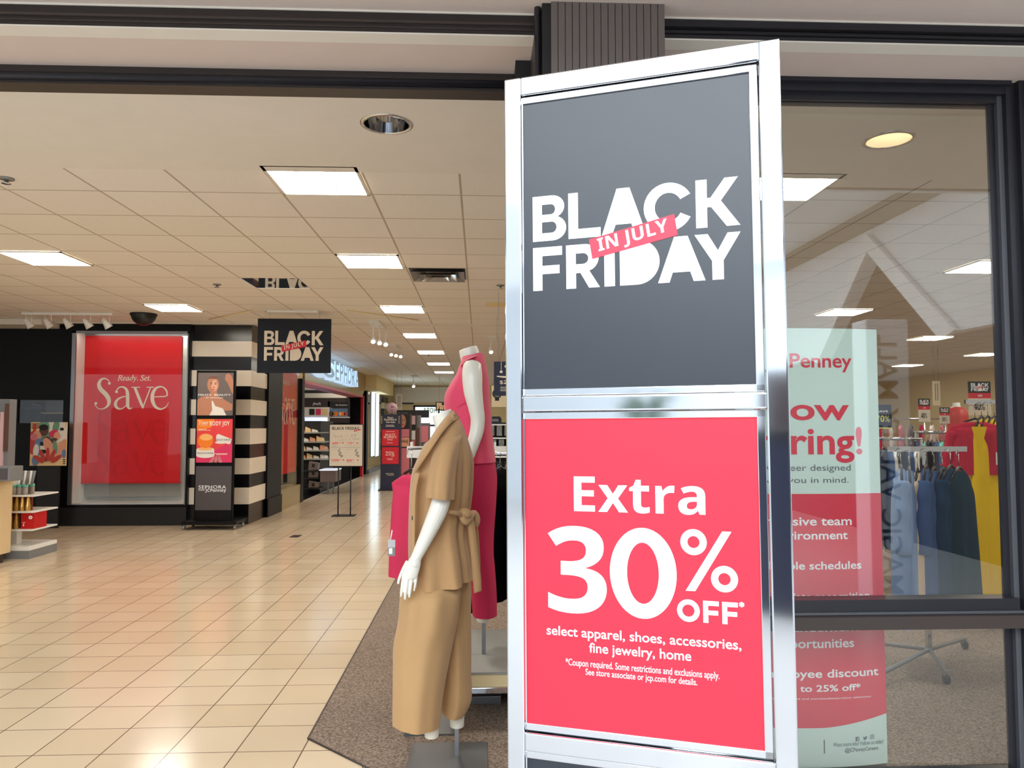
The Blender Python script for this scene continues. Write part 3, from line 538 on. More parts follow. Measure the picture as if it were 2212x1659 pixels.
for px, pb, w, dy, y in ((932, 1591, 17, -.15, 3.40), (987, 1569, 16.5, .02, 3.57)):
    prof_loft(mb, [(1250, px-28, px+24, .06, 0), (1330, px-24, px+22, .055, 0), (1420, px-20, px+18, .05, 0), (1500, px-18, px+17, .045, 0), (1545, px-w, px+w, .042, 0), (pb, px-w+2, px+w-1, .038, 0)], y, 20, 3, None, 1, True, True)
obj('body', mb, t, remesh=.0029, smooth_it=3)
# jacket
def jf(th, u):
    back = max(0, math.cos(th))**1.2; nearness = max(0, -math.sin(th-.5)); w = min(1, max(0, (u-.12)*3)); cin = math.exp(-((u-.62)/.13)**2)
    low = max(0, (u-.62)/.38)
    return back*w*(.062*math.sin(11*th+.6)+.03*math.sin(21*th+1.1))+nearness*.018*w*math.sin(7*th+3*u)+.085*low*math.sin(7*th+1.9+u)*max(0, math.cos(th-5.4))-.012*cin*(1+math.sin(17*th))+.012*math.sin(5*th+6*u)*w
mb = MB('tan_cloth')
JR = prof_loft(mb, [(921, 931, 983, .066, 0, 31), (926, 926, 990, .09, 0, 27), (936, 921, 998, .14, 0, 20), (948, 917, 1005, .175, 0, 11), (965, 911.5, 1011.5, .192, 0, 4), (990, 902, 1018, .198), (1020, 890.5, 1019, .192), (1060, 886, 1018, .186), (1105, 884, 1013, .176), (1150, 883, 1009, .186), (1200, 883, 1017, .198), (1230, 885, 1021, .205), (1256, 886.5, 1024, .21, 0, 9)], Y0, 96, 6, jf)
J = obj('jacket', mb, t)
def sf(th, u): return u*(.07*math.sin(4*th+1.0)+.05*math.sin(7*th+2.2))*1.0
mb = MB('tan_cloth'); prof_loft(mb, [(936, 952, 1000, .03, .11), (950, 945, 996, .07, .06), (975, 937, 991, .082, .02), (1005, 930, 986, .085, -.01), (1035, 925.5, 982, .083, -.03), (1060, 922, 981, .078, -.04), (1076, 923, 979, .076, -.045, -3)], 3.34, 56, 6, sf)
obj('sleeve', mb, J)
mb = MB('tan_cloth'); prof_loft(mb, [(936, 950, 1000, .03, -.1), (950, 945, 996, .06, -.05), (975, 937, 990, .07, -.02), (1035, 925.5, 981, .068, 0), (1078, 924, 979, .068, .01)], 3.74, 32, 5, sf); obj('sleeve', mb, J)
# collar band from the nape down to the lapel, near and far side
def cpts(L, off): return [at(px, py, y+off) for px, py, y in spline(L, 5)]
up = [(978, 888, 3.50), (966, 897, 3.455), (951, 915, 3.43), (936, 936, 3.395), (920, 962, 3.36), (906, 990, 3.36), (895, 1012, 3.40)]
lo = [(990, 904, 3.50), (977, 912, 3.43), (962, 926, 3.375), (946, 948, 3.335), (930, 972, 3.315), (913, 997, 3.325), (897, 1022, 3.385)]
mb = MB('tan_cloth'); mb.smooth = True; mb.strip(cpts(up, -.012), cpts(lo, -.022), (.004, .012, .004)); mb.strip(cpts([(a, b, 7.04-c) for a, b, c in up], .012), cpts([(a, b, 7.04-c) for a, b, c in lo], .022), (.004, -.012, .004)); mb.strip(cpts([(978, 888, y) for y in (3.49, 3.52, 3.55)], 0), cpts([(991, 904, y) for y in (3.49, 3.52, 3.55)], 0), (-.012, 0, 0)); obj('collar', mb, J)
mb = MB('tan_cloth'); mb.smooth = True; E1 = [(897, 1022, 3.36), (889, 1060, 3.37), (887, 1105, 3.375), (886, 1160, 3.37), (887, 1210, 3.36), (889, 1254, 3.355)]
mb.strip(cpts(E1, -.004), cpts([(a+9, b, c-.05) for a, b, c in E1], -.006), (.003, .01, 0)); obj('placket', mb, J)
mb = MB('ink_black'); p = at(890.5, 1119, 3.345); mb.box(p.x-.002, p.x+.005, p.y-.004, p.y+.004, p.z-.009, p.z+.009); obj('button', mb, J, bevel=.002)
# belt bow at the back waist
mb = MB('tan_cloth'); a = [at(x, y, yy) for x, y, yy in ((966, 1101, 3.315), (978, 1102, 3.325), (992, 1104, 3.355), (1006, 1108, 3.40), (1014, 1112, 3.45))]; b = [at(x, y, yy) for x, y, yy in ((967, 1108, 3.315), (978, 1111, 3.325), (992, 1115, 3.355), (1006, 1121, 3.40), (1014, 1124, 3.45))]
mb.smooth = True; mb.strip(a, b, (0, -.006, 0)); K = obj('belt', mb, J)
mb = MB('tan_cloth'); k = at(1013, 1117, 3.42); mb.ball(k, (.022, .026, .022))
for pts, r in (([(992, 1106, 3.40, .008), (997, 1105, 3.385, .016), (1008, 1109, 3.39, .02), (1014, 1117, 3.41, .012)], 1), ([(992, 1107, 3.39, .007), (998, 1118, 3.38, .013), (1007, 1127, 3.39, .016), (1015, 1120, 3.41, .01)], 1), ([(1015, 1114, 3.43, .012), (1023, 1111, 3.47, .02), (1028, 1124, 3.48, .02), (1025, 1136, 3.47, .014), (1016, 1122, 3.43, .01)], 1)): limb(mb, pts, 12, 4)
obj('bow_knot', mb, K)
for A, B in (([(1010, 1118, 3.40), (1012, 1150, 3.41), (1017, 1200, 3.42), (1021, 1250, 3.42), (1024, 1282, 3.42)], [(1022, 1120, 3.42), (1027, 1150, 3.43), (1033, 1200, 3.44), (1038, 1245, 3.44), (1039.5, 1277, 3.44)]), ([(1018, 1120, 3.47), (1022, 1180, 3.49), (1024, 1240, 3.5), (1021, 1272, 3.5)], [(1030, 1122, 3.5), (1035, 1180, 3.51), (1037, 1230, 3.52), (1035, 1266, 3.52)])):
    mb = MB('tan_cloth'); mb.smooth = True; mb.strip(cpts(A, 0), cpts(B, 0), (.002, .005, 0)); obj('belt_tail', mb, K)
# trousers
def tf(th, u): return u**.6*(.028*math.sin(5*th+1.3+1.5*u)+.018*math.sin(9*th+2))+.045*math.sin(7*th-5*u)*math.exp(-((u-.34)/.22)**2)
mb = MB('tan_trousers')
prof_loft(mb, [(1215, 885, 996, .07, .06), (1245, 874, 999, .09, .04), (1268, 868, 998, .12, .015), (1290, 865.5, 995, .132, 0), (1341, 861, 987, .135, 0), (1389, 851, 977, .13, 0), (1440, 850, 967, .125, -.01), (1500, 849.5, 956, .12, -.02), (1563, 849.5, 949, .115, -.02, -4)], 3.42, 72, 6, tf)
prof_loft(mb, [(1215, 900, 1014, .12, 0), (1270, 905, 1018, .13, 0), (1316, 925, 1018.5, .125, 0), (1391, 945, 1018, .115, 0), (1455, 955, 1017, .108, 0), (1500, 953, 1018.5, .105, 0), (1522, 952, 1014, .10, 0), (1538, 955, 1004, .098, 0, -3)], 3.575, 56, 6, tf)
T_ = obj('trousers', mb, t)
A = [(973, 1268, 3.315), (958, 1310, 3.285), (945, 1380, 3.275), (938, 1440, 3.27), (934, 1500, 3.275), (931, 1562, 3.29)]
p = fl(986.5, 1638); mb = MB('steel'); mb.box(p.x-.0095, p.x+.0095, p.y-.0095, p.y+.0095, .006, at(987, 1560, p.y).z); obj('support_rod', mb, t)
a, b = fl(888.7, 1611), fl(1052.9, 1611); mb = MB('steel_dark'); mb.box(a.x, b.x, a.y-.36, a.y, .008, .014); obj('base_plate', mb, t, bevel=.002)
# ---- pink mannequin on the riser
Y1 = 4.24; ZR = .265
pr = fl(1045, 1412, ZR)
t = thing('mannequin', 'headless white mannequin in sleeveless pink top and pink trousers on a grey riser', 'mannequin', pr, 0, 'headless mannequins')
mb = MB('mannequin')
prof_loft(mb, [(752, 991.5, 1030, .052, 0, 6), (765, 993, 1035, .053, 0, 4), (785, 996, 1042, .062), (800, 992, 1048, .12), (825, 982, 1050, .165), (870, 972, 1050, .165), (920, 976, 1050, .15), (960, 978, 1056, .15), (1010, 980, 1062, .165), (1050, 985, 1060, .16)], Y1, 24, 4, None, 1, True, True)
limb(mb, [(1020, 788, Y1-.17, .048), (1020, 810, Y1-.2, .054), (1022, 845, Y1-.215, .050), (1028, 880, Y1-.22, .042), (1032, 905, Y1-.22, .038), (1030, 930, Y1-.225, .037), (1023, 955, Y1-.24, .033), (1016, 980, Y1-.25, .027), (1008, 1003, Y1-.26, .024), (1002, 1022, Y1-.26, .022)])
for pts in ([(1004, 1016, Y1-.27, .012), (998, 1032, Y1-.27, .009), (994, 1048, Y1-.27, .007)], [(1003, 1018, Y1-.255, .012), (997, 1036, Y1-.255, .009), (993, 1053, Y1-.255, .007)], [(1002, 1020, Y1-.24, .011), (997, 1036, Y1-.24, .009), (994, 1050, Y1-.24, .007)], [(1001, 1018, Y1-.225, .01), (997, 1032, Y1-.225, .008), (995, 1042, Y1-.225, .006)], [(1006, 1010, Y1-.28, .011), (1001, 1022, Y1-.29, .009), (999, 1032, Y1-.29, .007)]): limb(mb, pts, 10, 3)
limb(mb, [(1020, 788, Y1+.17, .048), (1022, 845, Y1+.215, .047), (1030, 905, Y1+.22, .038), (1030, 955, Y1+.24, .032), (1026, 1003, Y1+.26, .024)])
for px, w, dy in ((1043, 14, -.07), (1046, 14, .09)): prof_loft(mb, [(1010, px-38, px+18, .085, dy), (1120, px-30, px+14, .07, dy), (1220, px-20, px+14, .055, dy), (1300, px-15, px+14, .045, dy), (1343 if dy < 0 else 1335, px-w+1, px+w-1, .036, dy)], Y1, 18, 3, None, 1, True, True)
obj('body', mb, t, remesh=.0048, smooth_it=5)
def pf(th, u): return .012*math.sin(5*th+4*u)+.02*u*math.sin(8*th+1.2)+.01*u*math.sin(13*th)
mb = MB('pink_cloth')
prof_loft(mb, [(768, 997, 1045, .075, 0, 4), (778, 996, 1048, .12, 0, 3), (792, 991.5, 1051, .158), (808, 985.5, 1054, .172), (830, 972, 1056, .176), (850, 962, 1057, .178), (868, 959.5, 1058, .176), (890, 962, 1060, .172), (925, 966, 1062, .172), (965, 970, 1066.5, .18), (998, 974, 1071, .19)], Y1, 80, 6, pf)
P = obj('pink_top', mb, t)
mb = MB('pink_seam'); mb.tube([at(x, y, yy) for x, y, yy in spline([(998, 790, Y1-.155), (1008, 779, Y1-.17), (1022, 777, Y1-.175), (1034, 784, Y1-.18), (1040, 805, Y1-.185), (1038, 830, Y1-.19)], 4)], .003, 6)
mb.tube([at(x, y, yy) for x, y, yy in spline([(987, 880, Y1-.17), (997, 874, Y1-.185), (1010, 868, Y1-.19)], 3)], .0012, 5); obj('armhole_binding', mb, P)
mb = MB('pink_cloth'); mb.smooth = True; mb.strip([at(x, y, yy) for x, y, yy in spline([(996, 787, Y1-.1), (1008, 774, Y1-.1), (1025, 765, Y1-.06), (1038, 762, Y1), (1046, 768, Y1+.05)], 4)], [at(x, y, yy) for x, y, yy in spline([(995, 795, Y1-.15), (1008, 779, Y1-.17), (1026, 771, Y1-.13), (1041, 768, Y1-.02), (1048, 773, Y1+.05)], 4)], (0, .006, .002)); obj('neck_band', mb, P)
mb = MB('pink_deep')
def qf(th, u): return .012*math.sin(6*th+3*u)+.018*math.sin(4*th-7*u)*math.sin(PI*min(1, u*1.2))
prof_loft(mb, [(985, 985, 1068, .165, 0), (1030, 980, 1073, .17, 0), (1080, 985, 1071, .13, -.05), (1130, 996, 1066, .105, -.06), (1180, 1006, 1064.5, .10, -.07), (1230, 1013, 1069, .098, -.07), (1280, 1018, 1072.5, .098, -.07), (1328, 1021, 1073.5, .098, -.07)], Y1, 56, 6, qf)
prof_loft(mb, [(985, 985, 1066, .15, 0), (1030, 985, 1074, .16, .02), (1090, 1000, 1071, .11, .08), (1180, 1012, 1066, .10, .1), (1320, 1026, 1070, .095, .1)], Y1, 40, 6, qf)
obj('pink_trousers', mb, t)
mb = MB('steel'); mb.box(pr.x-.011, pr.x+.011, pr.y-.011, pr.y+.011, ZR, at(1045, 1330, pr.y).z); obj('support_rod', mb, t)
# ---- riser under the pink mannequin
rx0, ry0 = -.17, 3.94
t = thing('display_riser', 'low grey display riser with chrome edge under the pink mannequin', 'riser', (.2, 4.3, .008))
obj('riser_top', MB('grey_card').box(rx0, .62, ry0, 4.75, ZR-.012, ZR), t); obj('riser_band', MB('far_cream').box(rx0+.006, .614, ry0+.006, 4.744, ZR-.075, ZR-.014), t, bevel=.002)
obj('chrome_edge', MB('chrome').box(rx0-.004, .624, ry0-.004, 4.754, ZR-.105, ZR-.075), t, bevel=.003); obj('riser_plinth', MB('brown_dark').box(rx0+.05, .56, ry0+.32, 4.55, .045, ZR-.105), t); obj('riser_foot', MB('steel').box(rx0+.02, .12, ry0+.28, ry0+.42, .008, .05), t, bevel=.003)
# ================================================================= GARMENTS ON HANGERS
def hanger(mb, x, y, z, rz, w=.19):            # shoulders at z, hook above
    c, s_ = math.cos(rz), math.sin(rz); pts = [(-w, -.07), (-.07, -.005), (0, .02), (.07, -.005), (w, -.07)]
    mb.mat('plastic_black').tube([(x+c*u, y+s_*u, z+v) for u, v in pts], .008, 8)
    mb.mat('chrome').tube([(x, y, z+.02), (x, y, z+.1)]+[(x+c*.022*math.cos(a)-c*.022, y+s_*.022*math.cos(a)-s_*.022, z+.1+.022*math.sin(a)) for a in [.5*k for k in range(0, 8)]], .0025, 6)
def hung(mb, x, y, ztop, zbot, rz, w, flare=1.15, th=.045, seed=0, sleeves=0, n=36, neck=.3, prof=None):
    c, s_ = math.cos(rz), math.sin(rz); H = ztop-zbot; R = []
    rows = spline(prof or [(0, neck*w, .02, .0), (.03, .6*w, .03, .01), (.075, .93*w, .035, .03), (.11, w, .04, .04), (.17, w, th, .05), (.3, w*(1+(flare-1)*.15), th*1.1, .06), (.6, w*(1+(flare-1)*.55), th*1.2, .08), (1, w*flare, th*1.3, .10)], 5)
    for u, a, b, am in rows:
        ring = []
        for k in range(n):
            t_ = 2*PI*k/n; f = 1+am*math.sin(6*t_+seed)+am*.8*math.sin(11*t_+2*seed+u*2); lx = a*math.copysign(abs(math.cos(t_))**.8, math.cos(t_))*(1+.2*am*math.sin(5*t_)); ly = b*f*math.sin(t_)
            ring.append((x+c*lx-s_*ly, y+s_*lx+c*ly, ztop-u*H))
        R.append(ring)
    mb.smooth = True; mb.loft(R, True, False)
    for sd in ([-1, 1] if sleeves else []):
        pts = spline([(sd*w*.86, ztop-.07*1), (sd*w*1.03, ztop-.18), (sd*w*1.13, ztop-.3), (sd*w*1.2, ztop-sleeves)], 4)
        mb.tube([(x+c*u, y+s_*u, v) for u, v in pts], [.042+.006*math.sin(i*1.3+seed) for i in range(len(pts))], 12)
    mb.smooth = False
# pink top on a hanger in front of the tan mannequin
g0 = at(889, 1024, 3.86); th_ = math.radians(-56)
t = thing('blouse', 'sleeveless pink top on a black hanger with a clear price tag', 'blouse', (g0.x, g0.y, 1.25))
zb_ = at(850, 1253, 3.86).z; mb = MB('pink_hang'); hung(mb, g0.x, g0.y, g0.z-.005, zb_, th_, .2, 1.06, .035, 2, 0, 48, .34, [(0, .07, .022, 0), (.03, .11, .03, .01), (.07, .17, .03, .02), (.1, .202, .028, .02), (.13, .196, .032, .03), (.2, .178, .042, .05), (.32, .182, .048, .07), (.6, .2, .05, .09), (1, .216, .052, .11)]); obj('top_body', mb, t)
mb = MB(); hanger(mb, g0.x, g0.y, g0.z+.005, th_, .15); obj('hanger', mb, t)
k = at(846, 1180, 3.66); mb = MB('tag_clear'); mb.box(k.x-.017, k.x+.017, k.y-.003, k.y+.003, k.z-.045, k.z+.03).mat('plastic_white').box(k.x-.012, k.x+.004, k.y-.005, k.y-.003, k.z-.035, k.z-.008).mat('plastic_grey').box(k.x-.017, k.x+.017, k.y-.0045, k.y-.003, k.z-.045, k.z-.005)
mb.mat('plastic_white').tube([(k.x-.005, k.y, k.z+.03), (k.x+.002, k.y, k.z+.075)], .0035, 6); obj('price_tag', mb, t)
pp = fl(878, 1594); ztip = g0.z+.12
t = thing('display_stand', 'thin grey steel stand behind the tan trousers holding the pink top', 'stand', (pp.x, pp.y, .008))
obj('post', MB('steel_dark').box(pp.x-.012, pp.x+.012, pp.y, pp.y+.02, .016, .62), t); obj('arm', MB('steel').tube([(pp.x, pp.y+.01, .615), (g0.x+.02, g0.y+.22, .72), (g0.x+.09, g0.y+.22, g0.z-.02), (g0.x+.09, g0.y+.15, ztip+.004), (g0.x-.014, g0.y, ztip+.004)], .006, 8), t); obj('foot', MB('steel_dark').box(pp.x-.015, pp.x+.25, pp.y, pp.y+.5, .008, .016), t)
# black garments behind the pink mannequin
t = thing('garment_rack', 'chrome garment rack of black clothes behind the pink mannequin', 'clothes rack', (.25, 5.05, .008))
obj('rail', MB('chrome').cyl((-.12, 5.05, 1.32), (1.0, 5.05, 1.32), .013), t)
for x in (-.1, .98): obj('upright', MB('chrome').box(x-.012, x+.012, 5.038, 5.062, .02, 1.33), t); obj('rack_foot', MB('chrome').box(x-.015, x+.015, 4.8, 5.3, .008, .025), t)
for i in range(7):
    x = .0+i*.135; col = 'pink_deep' if i in (4,) else 'black_cloth'
    g = thing('hanging_garment', ['black garment at the left end of the rack behind the pink mannequin', 'black garment second from the left behind the pink mannequin', 'black garment third from the left behind the pink mannequin', 'black garment just left of the deep pink one on the same rack', 'deep pink garment hung between black ones behind the chrome sign', 'black garment sixth along the rack behind the chrome sign', 'black garment at the right end of the rack behind the chrome sign'][i], 'garment', (x, 5.05, 1.2), 0, 'garments on the rack behind the pink mannequin')
    mb = MB(col); hung(mb, x, 5.05, 1.22, .34+.05*(i % 3), math.radians(70-12*(i % 2)), .2, 1.1, .05, i); obj('garment_body', mb, g); mb = MB(); hanger(mb, x, 5.05, 1.215, math.radians(70-12*(i % 2)), .16); obj('hanger', mb, g)
# ================================================================= JEWELLERY FIXTURE AND ITS SIGNS
YJ = 7.4; jx0, jz1 = q(893, 905, YJ); jx1 = 1.6
t = thing('jewelry_fixture', 'black jewelry fixture with white shelves behind the mannequins', 'display fixture', (.5, YJ+.3, .008))
obj('back_panel', MB('black_matte').box(at(1010, 0, YJ).x, jx1, YJ+.22, YJ+.27, .008, q(0, 912, YJ)[1]), t)
obj('fixture_base', MB('black_matte').box(at(1010, 0, YJ).x, jx1, YJ+.02, YJ+.24, .008, q(0, 1064, YJ)[1]), t)
for py in (916, 946): z = q(0, py, YJ)[1]; obj('shelf', MB('plastic_white').box(at(1010, 0, YJ).x, jx1, YJ-.02, YJ+.22, z-.012, z), t)
z = q(0, 988, YJ)[1]; ax_ = at(880, 0, YJ).x
mb = MB('plastic_white'); mb.box(ax_, jx1, YJ-.02, YJ+.2, z, z+.04).box(ax_, jx1, YJ-.03, YJ-.02, z-.01, z+.1)
for k in range(14): mb.box(ax_+.03+k*.16, ax_+.05+k*.16, YJ-.02, YJ+.1, z+.04, z+.14)
obj('card_shelf', mb, t)
for row, (py, m_) in enumerate(((930, 'steel'), (962, 'plastic_grey'), (1010, 'steel'), (1040, 'plastic_white'))):
    for k in range(7):
        x = at(1062, 0, YJ).x+k*.075+.02*(row % 2); z = q(0, py, YJ)[1]; mb = MB('grey_card' if row < 2 else 'black_matte'); mb.box(x-.025, x+.025, YJ+.02, YJ+.026, z-.05, z+.05)
        mb.mat(m_).tube([(x+.017*math.cos(a), YJ+.014, z-.01+.03*math.sin(a)) for a in [2*PI*i/12 for i in range(13)]], .004, 6); mb.mat('chrome').ball((x, YJ+.012, z-.04), .007, 8)
        tag(obj('jewelry_card', mb), f"small carded {['bracelet', 'chain', 'necklace', 'pendant'][row]} {'at the pink top edge' if k == 0 else 'next to the chrome sign' if k == 1 else 'hidden deeper behind the chrome sign'}, {['top', 'second', 'third', 'bottom'][row]} row of the jewelry fixture", 'jewelry', f"carded jewelry, {['top', 'second', 'third', 'bottom'][row]} row")
x, z = q(1070, 917, YJ); t = thing('label_printer', 'small black box with grey panel standing on top of the jewelry fixture', 'printer', (x, YJ+.1, z)); obj('printer_body', MB('plastic_black').box(x-.07, x+.06, YJ+.02, YJ+.2, z, z+.062), t, bevel=.006); obj('printer_panel', MB('steel_dark').box(x-.05, x+.03, YJ+.014, YJ+.02, z+.03, z+.055), t); obj('paper_tray', MB('black_matte').box(x-.03, x+.05, YJ+.05, YJ+.15, z+.062, z+.078), t)
def hang_sign(name, lb, cat, x0, z0, x1, z1, Y, colr, draw, wires=True, th=.012, ztop=ZC, grp=None):
    t = thing(name, lb, cat, ((x0+x1)/2, Y, z1), 0, grp); mb = MB(colr); mb.box(x0, x1, Y, Y+th, z0, z1); b = obj('sign_board', mb, t)
    mb = MB(); mb.M = front(Y, .002); draw(mb, x0, z0, x1, z1); obj('lettering', mb, b)
    if wires:
        for x in (x0+(x1-x0)*.16, x1-(x1-x0)*.16): obj('hanger_wire', MB('steel').cyl((x, Y+th/2, z1), (x, Y+th/2, ztop-.001), .0018 if Y < 15 else .004, n=6), t)
    return t
def jd(mb, x0, z0, x1, z1):
    w, h = x1-x0, z1-z0; mb.mat('ink_cream'); mb.text(sb('$25'), x0+w*.2, z0+h*.33, x0+w*.62, z0+h*.45); mb.text(sb('& up'), x0+w*.66, z0+h*.35, x0+w*.85, z0+h*.42)
    for k in range(3): mb.rect(x0+w*.22, z0+h*(.14+.05*k), x0+w*.78, z0+h*(.155+.05*k))
    mb.ribbon([(x0+w*.1, z0+h*.57, h*.03), (x0+w*.4, z0+h*.55, h*.05), (x0+w*.8, z0+h*.58, h*.03)])
    for cx_, cz in ((.25, .7), (.42, .86), (.5, .76), (.66, .9), (.74, .72)):
        mb.poly(arc(x0+w*cx_, z0+h*cz, w*.055, h*.04, 0, 345, 12)); mb.rect(x0+w*cx_-w*.008, z0+h*cz, x0+w*cx_+w*.008, z0+h*.99)
x0, z1 = q(1067, 781, 9.0); x1, z0 = q(1129, 855, 9.0)
hang_sign('hanging_sign', 'dark navy hanging sign with pendants and $25, beside the pink mannequin', 'sign', x0, z0, x1, z1, 9.0, 'navy_sign', jd)
def wd(mb, x0, z0, x1, z1):
    w, h = x1-x0, z1-z0
    for cx_, cz, m_ in ((.16, .62, 'black_matte'), (.5, .78, 'gold_metal'), (.7, .4, 'black_matte')):
        mb.mat(m_); mb.rect(x0+w*cx_-w*.06, z0+h*max(.03, cz-.33), x0+w*cx_+w*.06, z0+h*min(.97, cz+.33)); mb.poly(arc(x0+w*cx_, z0+h*cz, w*.14, w*.14, 0, 345, 20), .0004); mb.mat('plastic_grey'); mb.poly(arc(x0+w*cx_, z0+h*cz, w*.1, w*.1, 0, 345, 20), .0008)
x0, z1 = q(1062, 833, 11.0); x1, z0 = q(1135, 879, 11.0); t = hang_sign('hanging_poster', 'pale poster showing wristwatches below the dark pendant sign', 'poster', x0, z0, x1, z1, 11.0, 'beige_sign', wd)
# ================================================================= HANGING BLACK FRIDAY SIGN
YB = 10.6; x0, z1 = q(557, 688, YB); x1, z0 = q(714, 806, YB)
def bfd(mb, x0, z0, x1, z1):
    a, b = q(570, 779, YB), q(699, 715, YB); bf_logo(mb, a[0], a[1], b[0], b[1], 0, 'paper', 'ink_red')
hang_sign('hanging_sign', 'large dark hanging sign reading BLACK FRIDAY IN JULY over the aisle', 'sign', x0, z0, x1, z1, YB, 'poster_navy', bfd, th=.02)
a = fl(582, 676, ZC-.02); tag(obj('ceiling_strip', MB('plastic_white').box(a.x, fl(690, 676, ZC-.02).x, YB-.02, YB+.04, ZC-.03, ZC-.001)), 'white plastic ceiling strip the dark hanging sign hangs from', 'strip')
# ================================================================= RED BANNER IN THE DISPLAY WINDOW
YR = 12.32
t = thing('window_banner', 'tall red banner reading Ready. Set. Save in the display window', 'banner', (at(283, 0, YR).x, YR, .9))
cs = [q(180, 725, YR), q(394, 725, YR), q(389, 1041, YR), q(171, 1042, YR)]
mb = MB('banner_red'); N = 12; V = []
for i in range(N+1):
    for j in range(N+1):
        u, v = j/N, i/N; x = (cs[0][0]*(1-u)+cs[1][0]*u)*(1-v)+(cs[3][0]*(1-u)+cs[2][0]*u)*v; z = (cs[0][1]*(1-u)+cs[1][1]*u)*(1-v)+(cs[3][1]*(1-u)+cs[2][1]*u)*v
        V.append((x, YR+.006*math.sin(3*u+2*v)*0-.0*v, z))
mb.add(V+[(p[0], p[1]+.006, p[2]) for p in V], [(i*(N+1)+j, (i+1)*(N+1)+j, (i+1)*(N+1)+j+1, i*(N+1)+j+1) for i in range(N) for j in range(N)]+[tuple(k+(N+1)**2 for k in (i*(N+1)+j, i*(N+1)+j+1, (i+1)*(N+1)+j+1, (i+1)*(N+1)+j)) for i in range(N) for j in range(N)])
bn = obj('banner_sheet', mb, t)
def save_text(mb, f, m_='ink_cream', z=0):     # f: zoom pixel -> local
    mb.mat(m_); sc = abs(f(1, 0)[0]-f(0, 0)[0])
    lv = [z]
    def rb(P): lv[0] += .0004; mb.ribbon([(*f(x, y), w*sc) for x, y, w in P], lv[0], 8)
    rb([(660, 525, 3), (650, 505, 5), (630, 492, 8), (606, 497, 14), (592, 525, 22), (602, 555, 26), (632, 585, 27), (650, 615, 25), (648, 648, 17), (622, 670, 8), (592, 672, 5), (572, 655, 5), (566, 640, 3)])
    mb.poly(arc(*f(654, 520), 9*sc, 9*sc, 0, 345, 10), lv[0]+.0004); mb.poly(arc(*f(573, 640), 9*sc, 9*sc, 0, 345, 10), lv[0]+.0004)
    rb([(695, 572, 4), (704, 552, 7), (726, 541, 8), (752, 552, 14), (762, 580, 20), (763, 620, 20), (764, 655, 19), (776, 672, 9), (792, 664, 4)])
    rb([(760, 598, 4), (730, 602, 8), (702, 618, 13), (690, 645, 19), (702, 668, 14), (728, 672, 7), (750, 655, 5), (762, 640, 4)]); lv[0] += .0004; mb.poly(arc(*f(697, 570), 9*sc, 9*sc, 0, 345, 10), lv[0])
    rb([(806, 545, 16), (822, 585, 17), (840, 630, 17), (856, 668, 12)]); rb([(852, 670, 8), (868, 628, 7), (885, 585, 7), (900, 546, 6)])
    for xa, xb in ((786, 838), (876, 920)): mb.poly([f(xa, 541), f(xb, 541), f(xb, 546), f(xa, 546)], lv[0]+.0004)
    rb([(916, 602, 5), (950, 600, 6), (985, 598, 7), (1000, 592, 6)]); rb([(1000, 594, 8), (994, 562, 9), (968, 541, 8), (935, 548, 14), (914, 580, 21), (912, 622, 22), (930, 660, 17), (962, 674, 10), (992, 660, 6), (1008, 634, 3)])
Z1 = lambda x, y: q(x/2.7643, 640+y/2.765, YR)
mb = MB('ink_cream'); mb.M = front(YR, .004); save_text(mb, Z1); a, b = Z1(700, 514), Z1(903, 470); mb.text(it('Ready. Set.'), a[0], a[1], b[0], b[1], off=.012)
obj('lettering', mb, bn)
mb = MB('ghost_red'); mb.M = front(YR, .003); save_text(mb, lambda x, y: Z1(x-4, y+200), 'ghost_red'); save_text(mb, lambda x, y: Z1(x-8, y+390), 'ghost_red', .0001); obj('ghost_lettering', mb, bn)
obj('banner_rod', MB('box_red').box(cs[3][0]-.02, cs[2][0]+.02, YR-.006, YR+.012, cs[3][1]-.02, cs[3][1]), t); obj('banner_rail', MB('steel').box(wx0, wx1, YR-.01, YR+.02, cs[0][1], cs[0][1]+.05), t)
tag(obj('roller_shade', MB('grey_card').box(q(182, 0, YR+.1)[0], q(392, 0, YR+.1)[0], YR+.1, YR+.106, q(0, 1074, YR+.1)[1], cs[0][1])), 'grey shade hanging behind the red banner in the display window', 'shade')
# second banner round the corner, facing the aisle
XR = XS-.06; side = Matrix(((0, 0, 1, XR), (1, 0, 0, 0), (0, 1, 0, 0), (0, 0, 0, 1)))
t = thing('window_banner', 'red Save banner seen edge-on in the aisle window around the corner', 'banner', (XR, 14.5, 1))
zt_, zb2 = 2.55, .62; mb = MB('banner_red'); mb.M = side; mb.box(13.9, 15.3, zb2, zt_, -.008, 0); b2 = obj('banner_sheet', mb, t)
mb = MB('ink_cream'); mb.M = side @ Matrix.Translation((0, 0, .004)); sx = 1.1/445; save_text(mb, lambda x, y: (13.98+(x-565)*sx*1.1, 2.2-(y-490)*sx*1.45)); mb.text(it('Ready. Set.'), 14.2, 2.25, 14.75, 2.36, off=.01); obj('lettering', mb, b2)
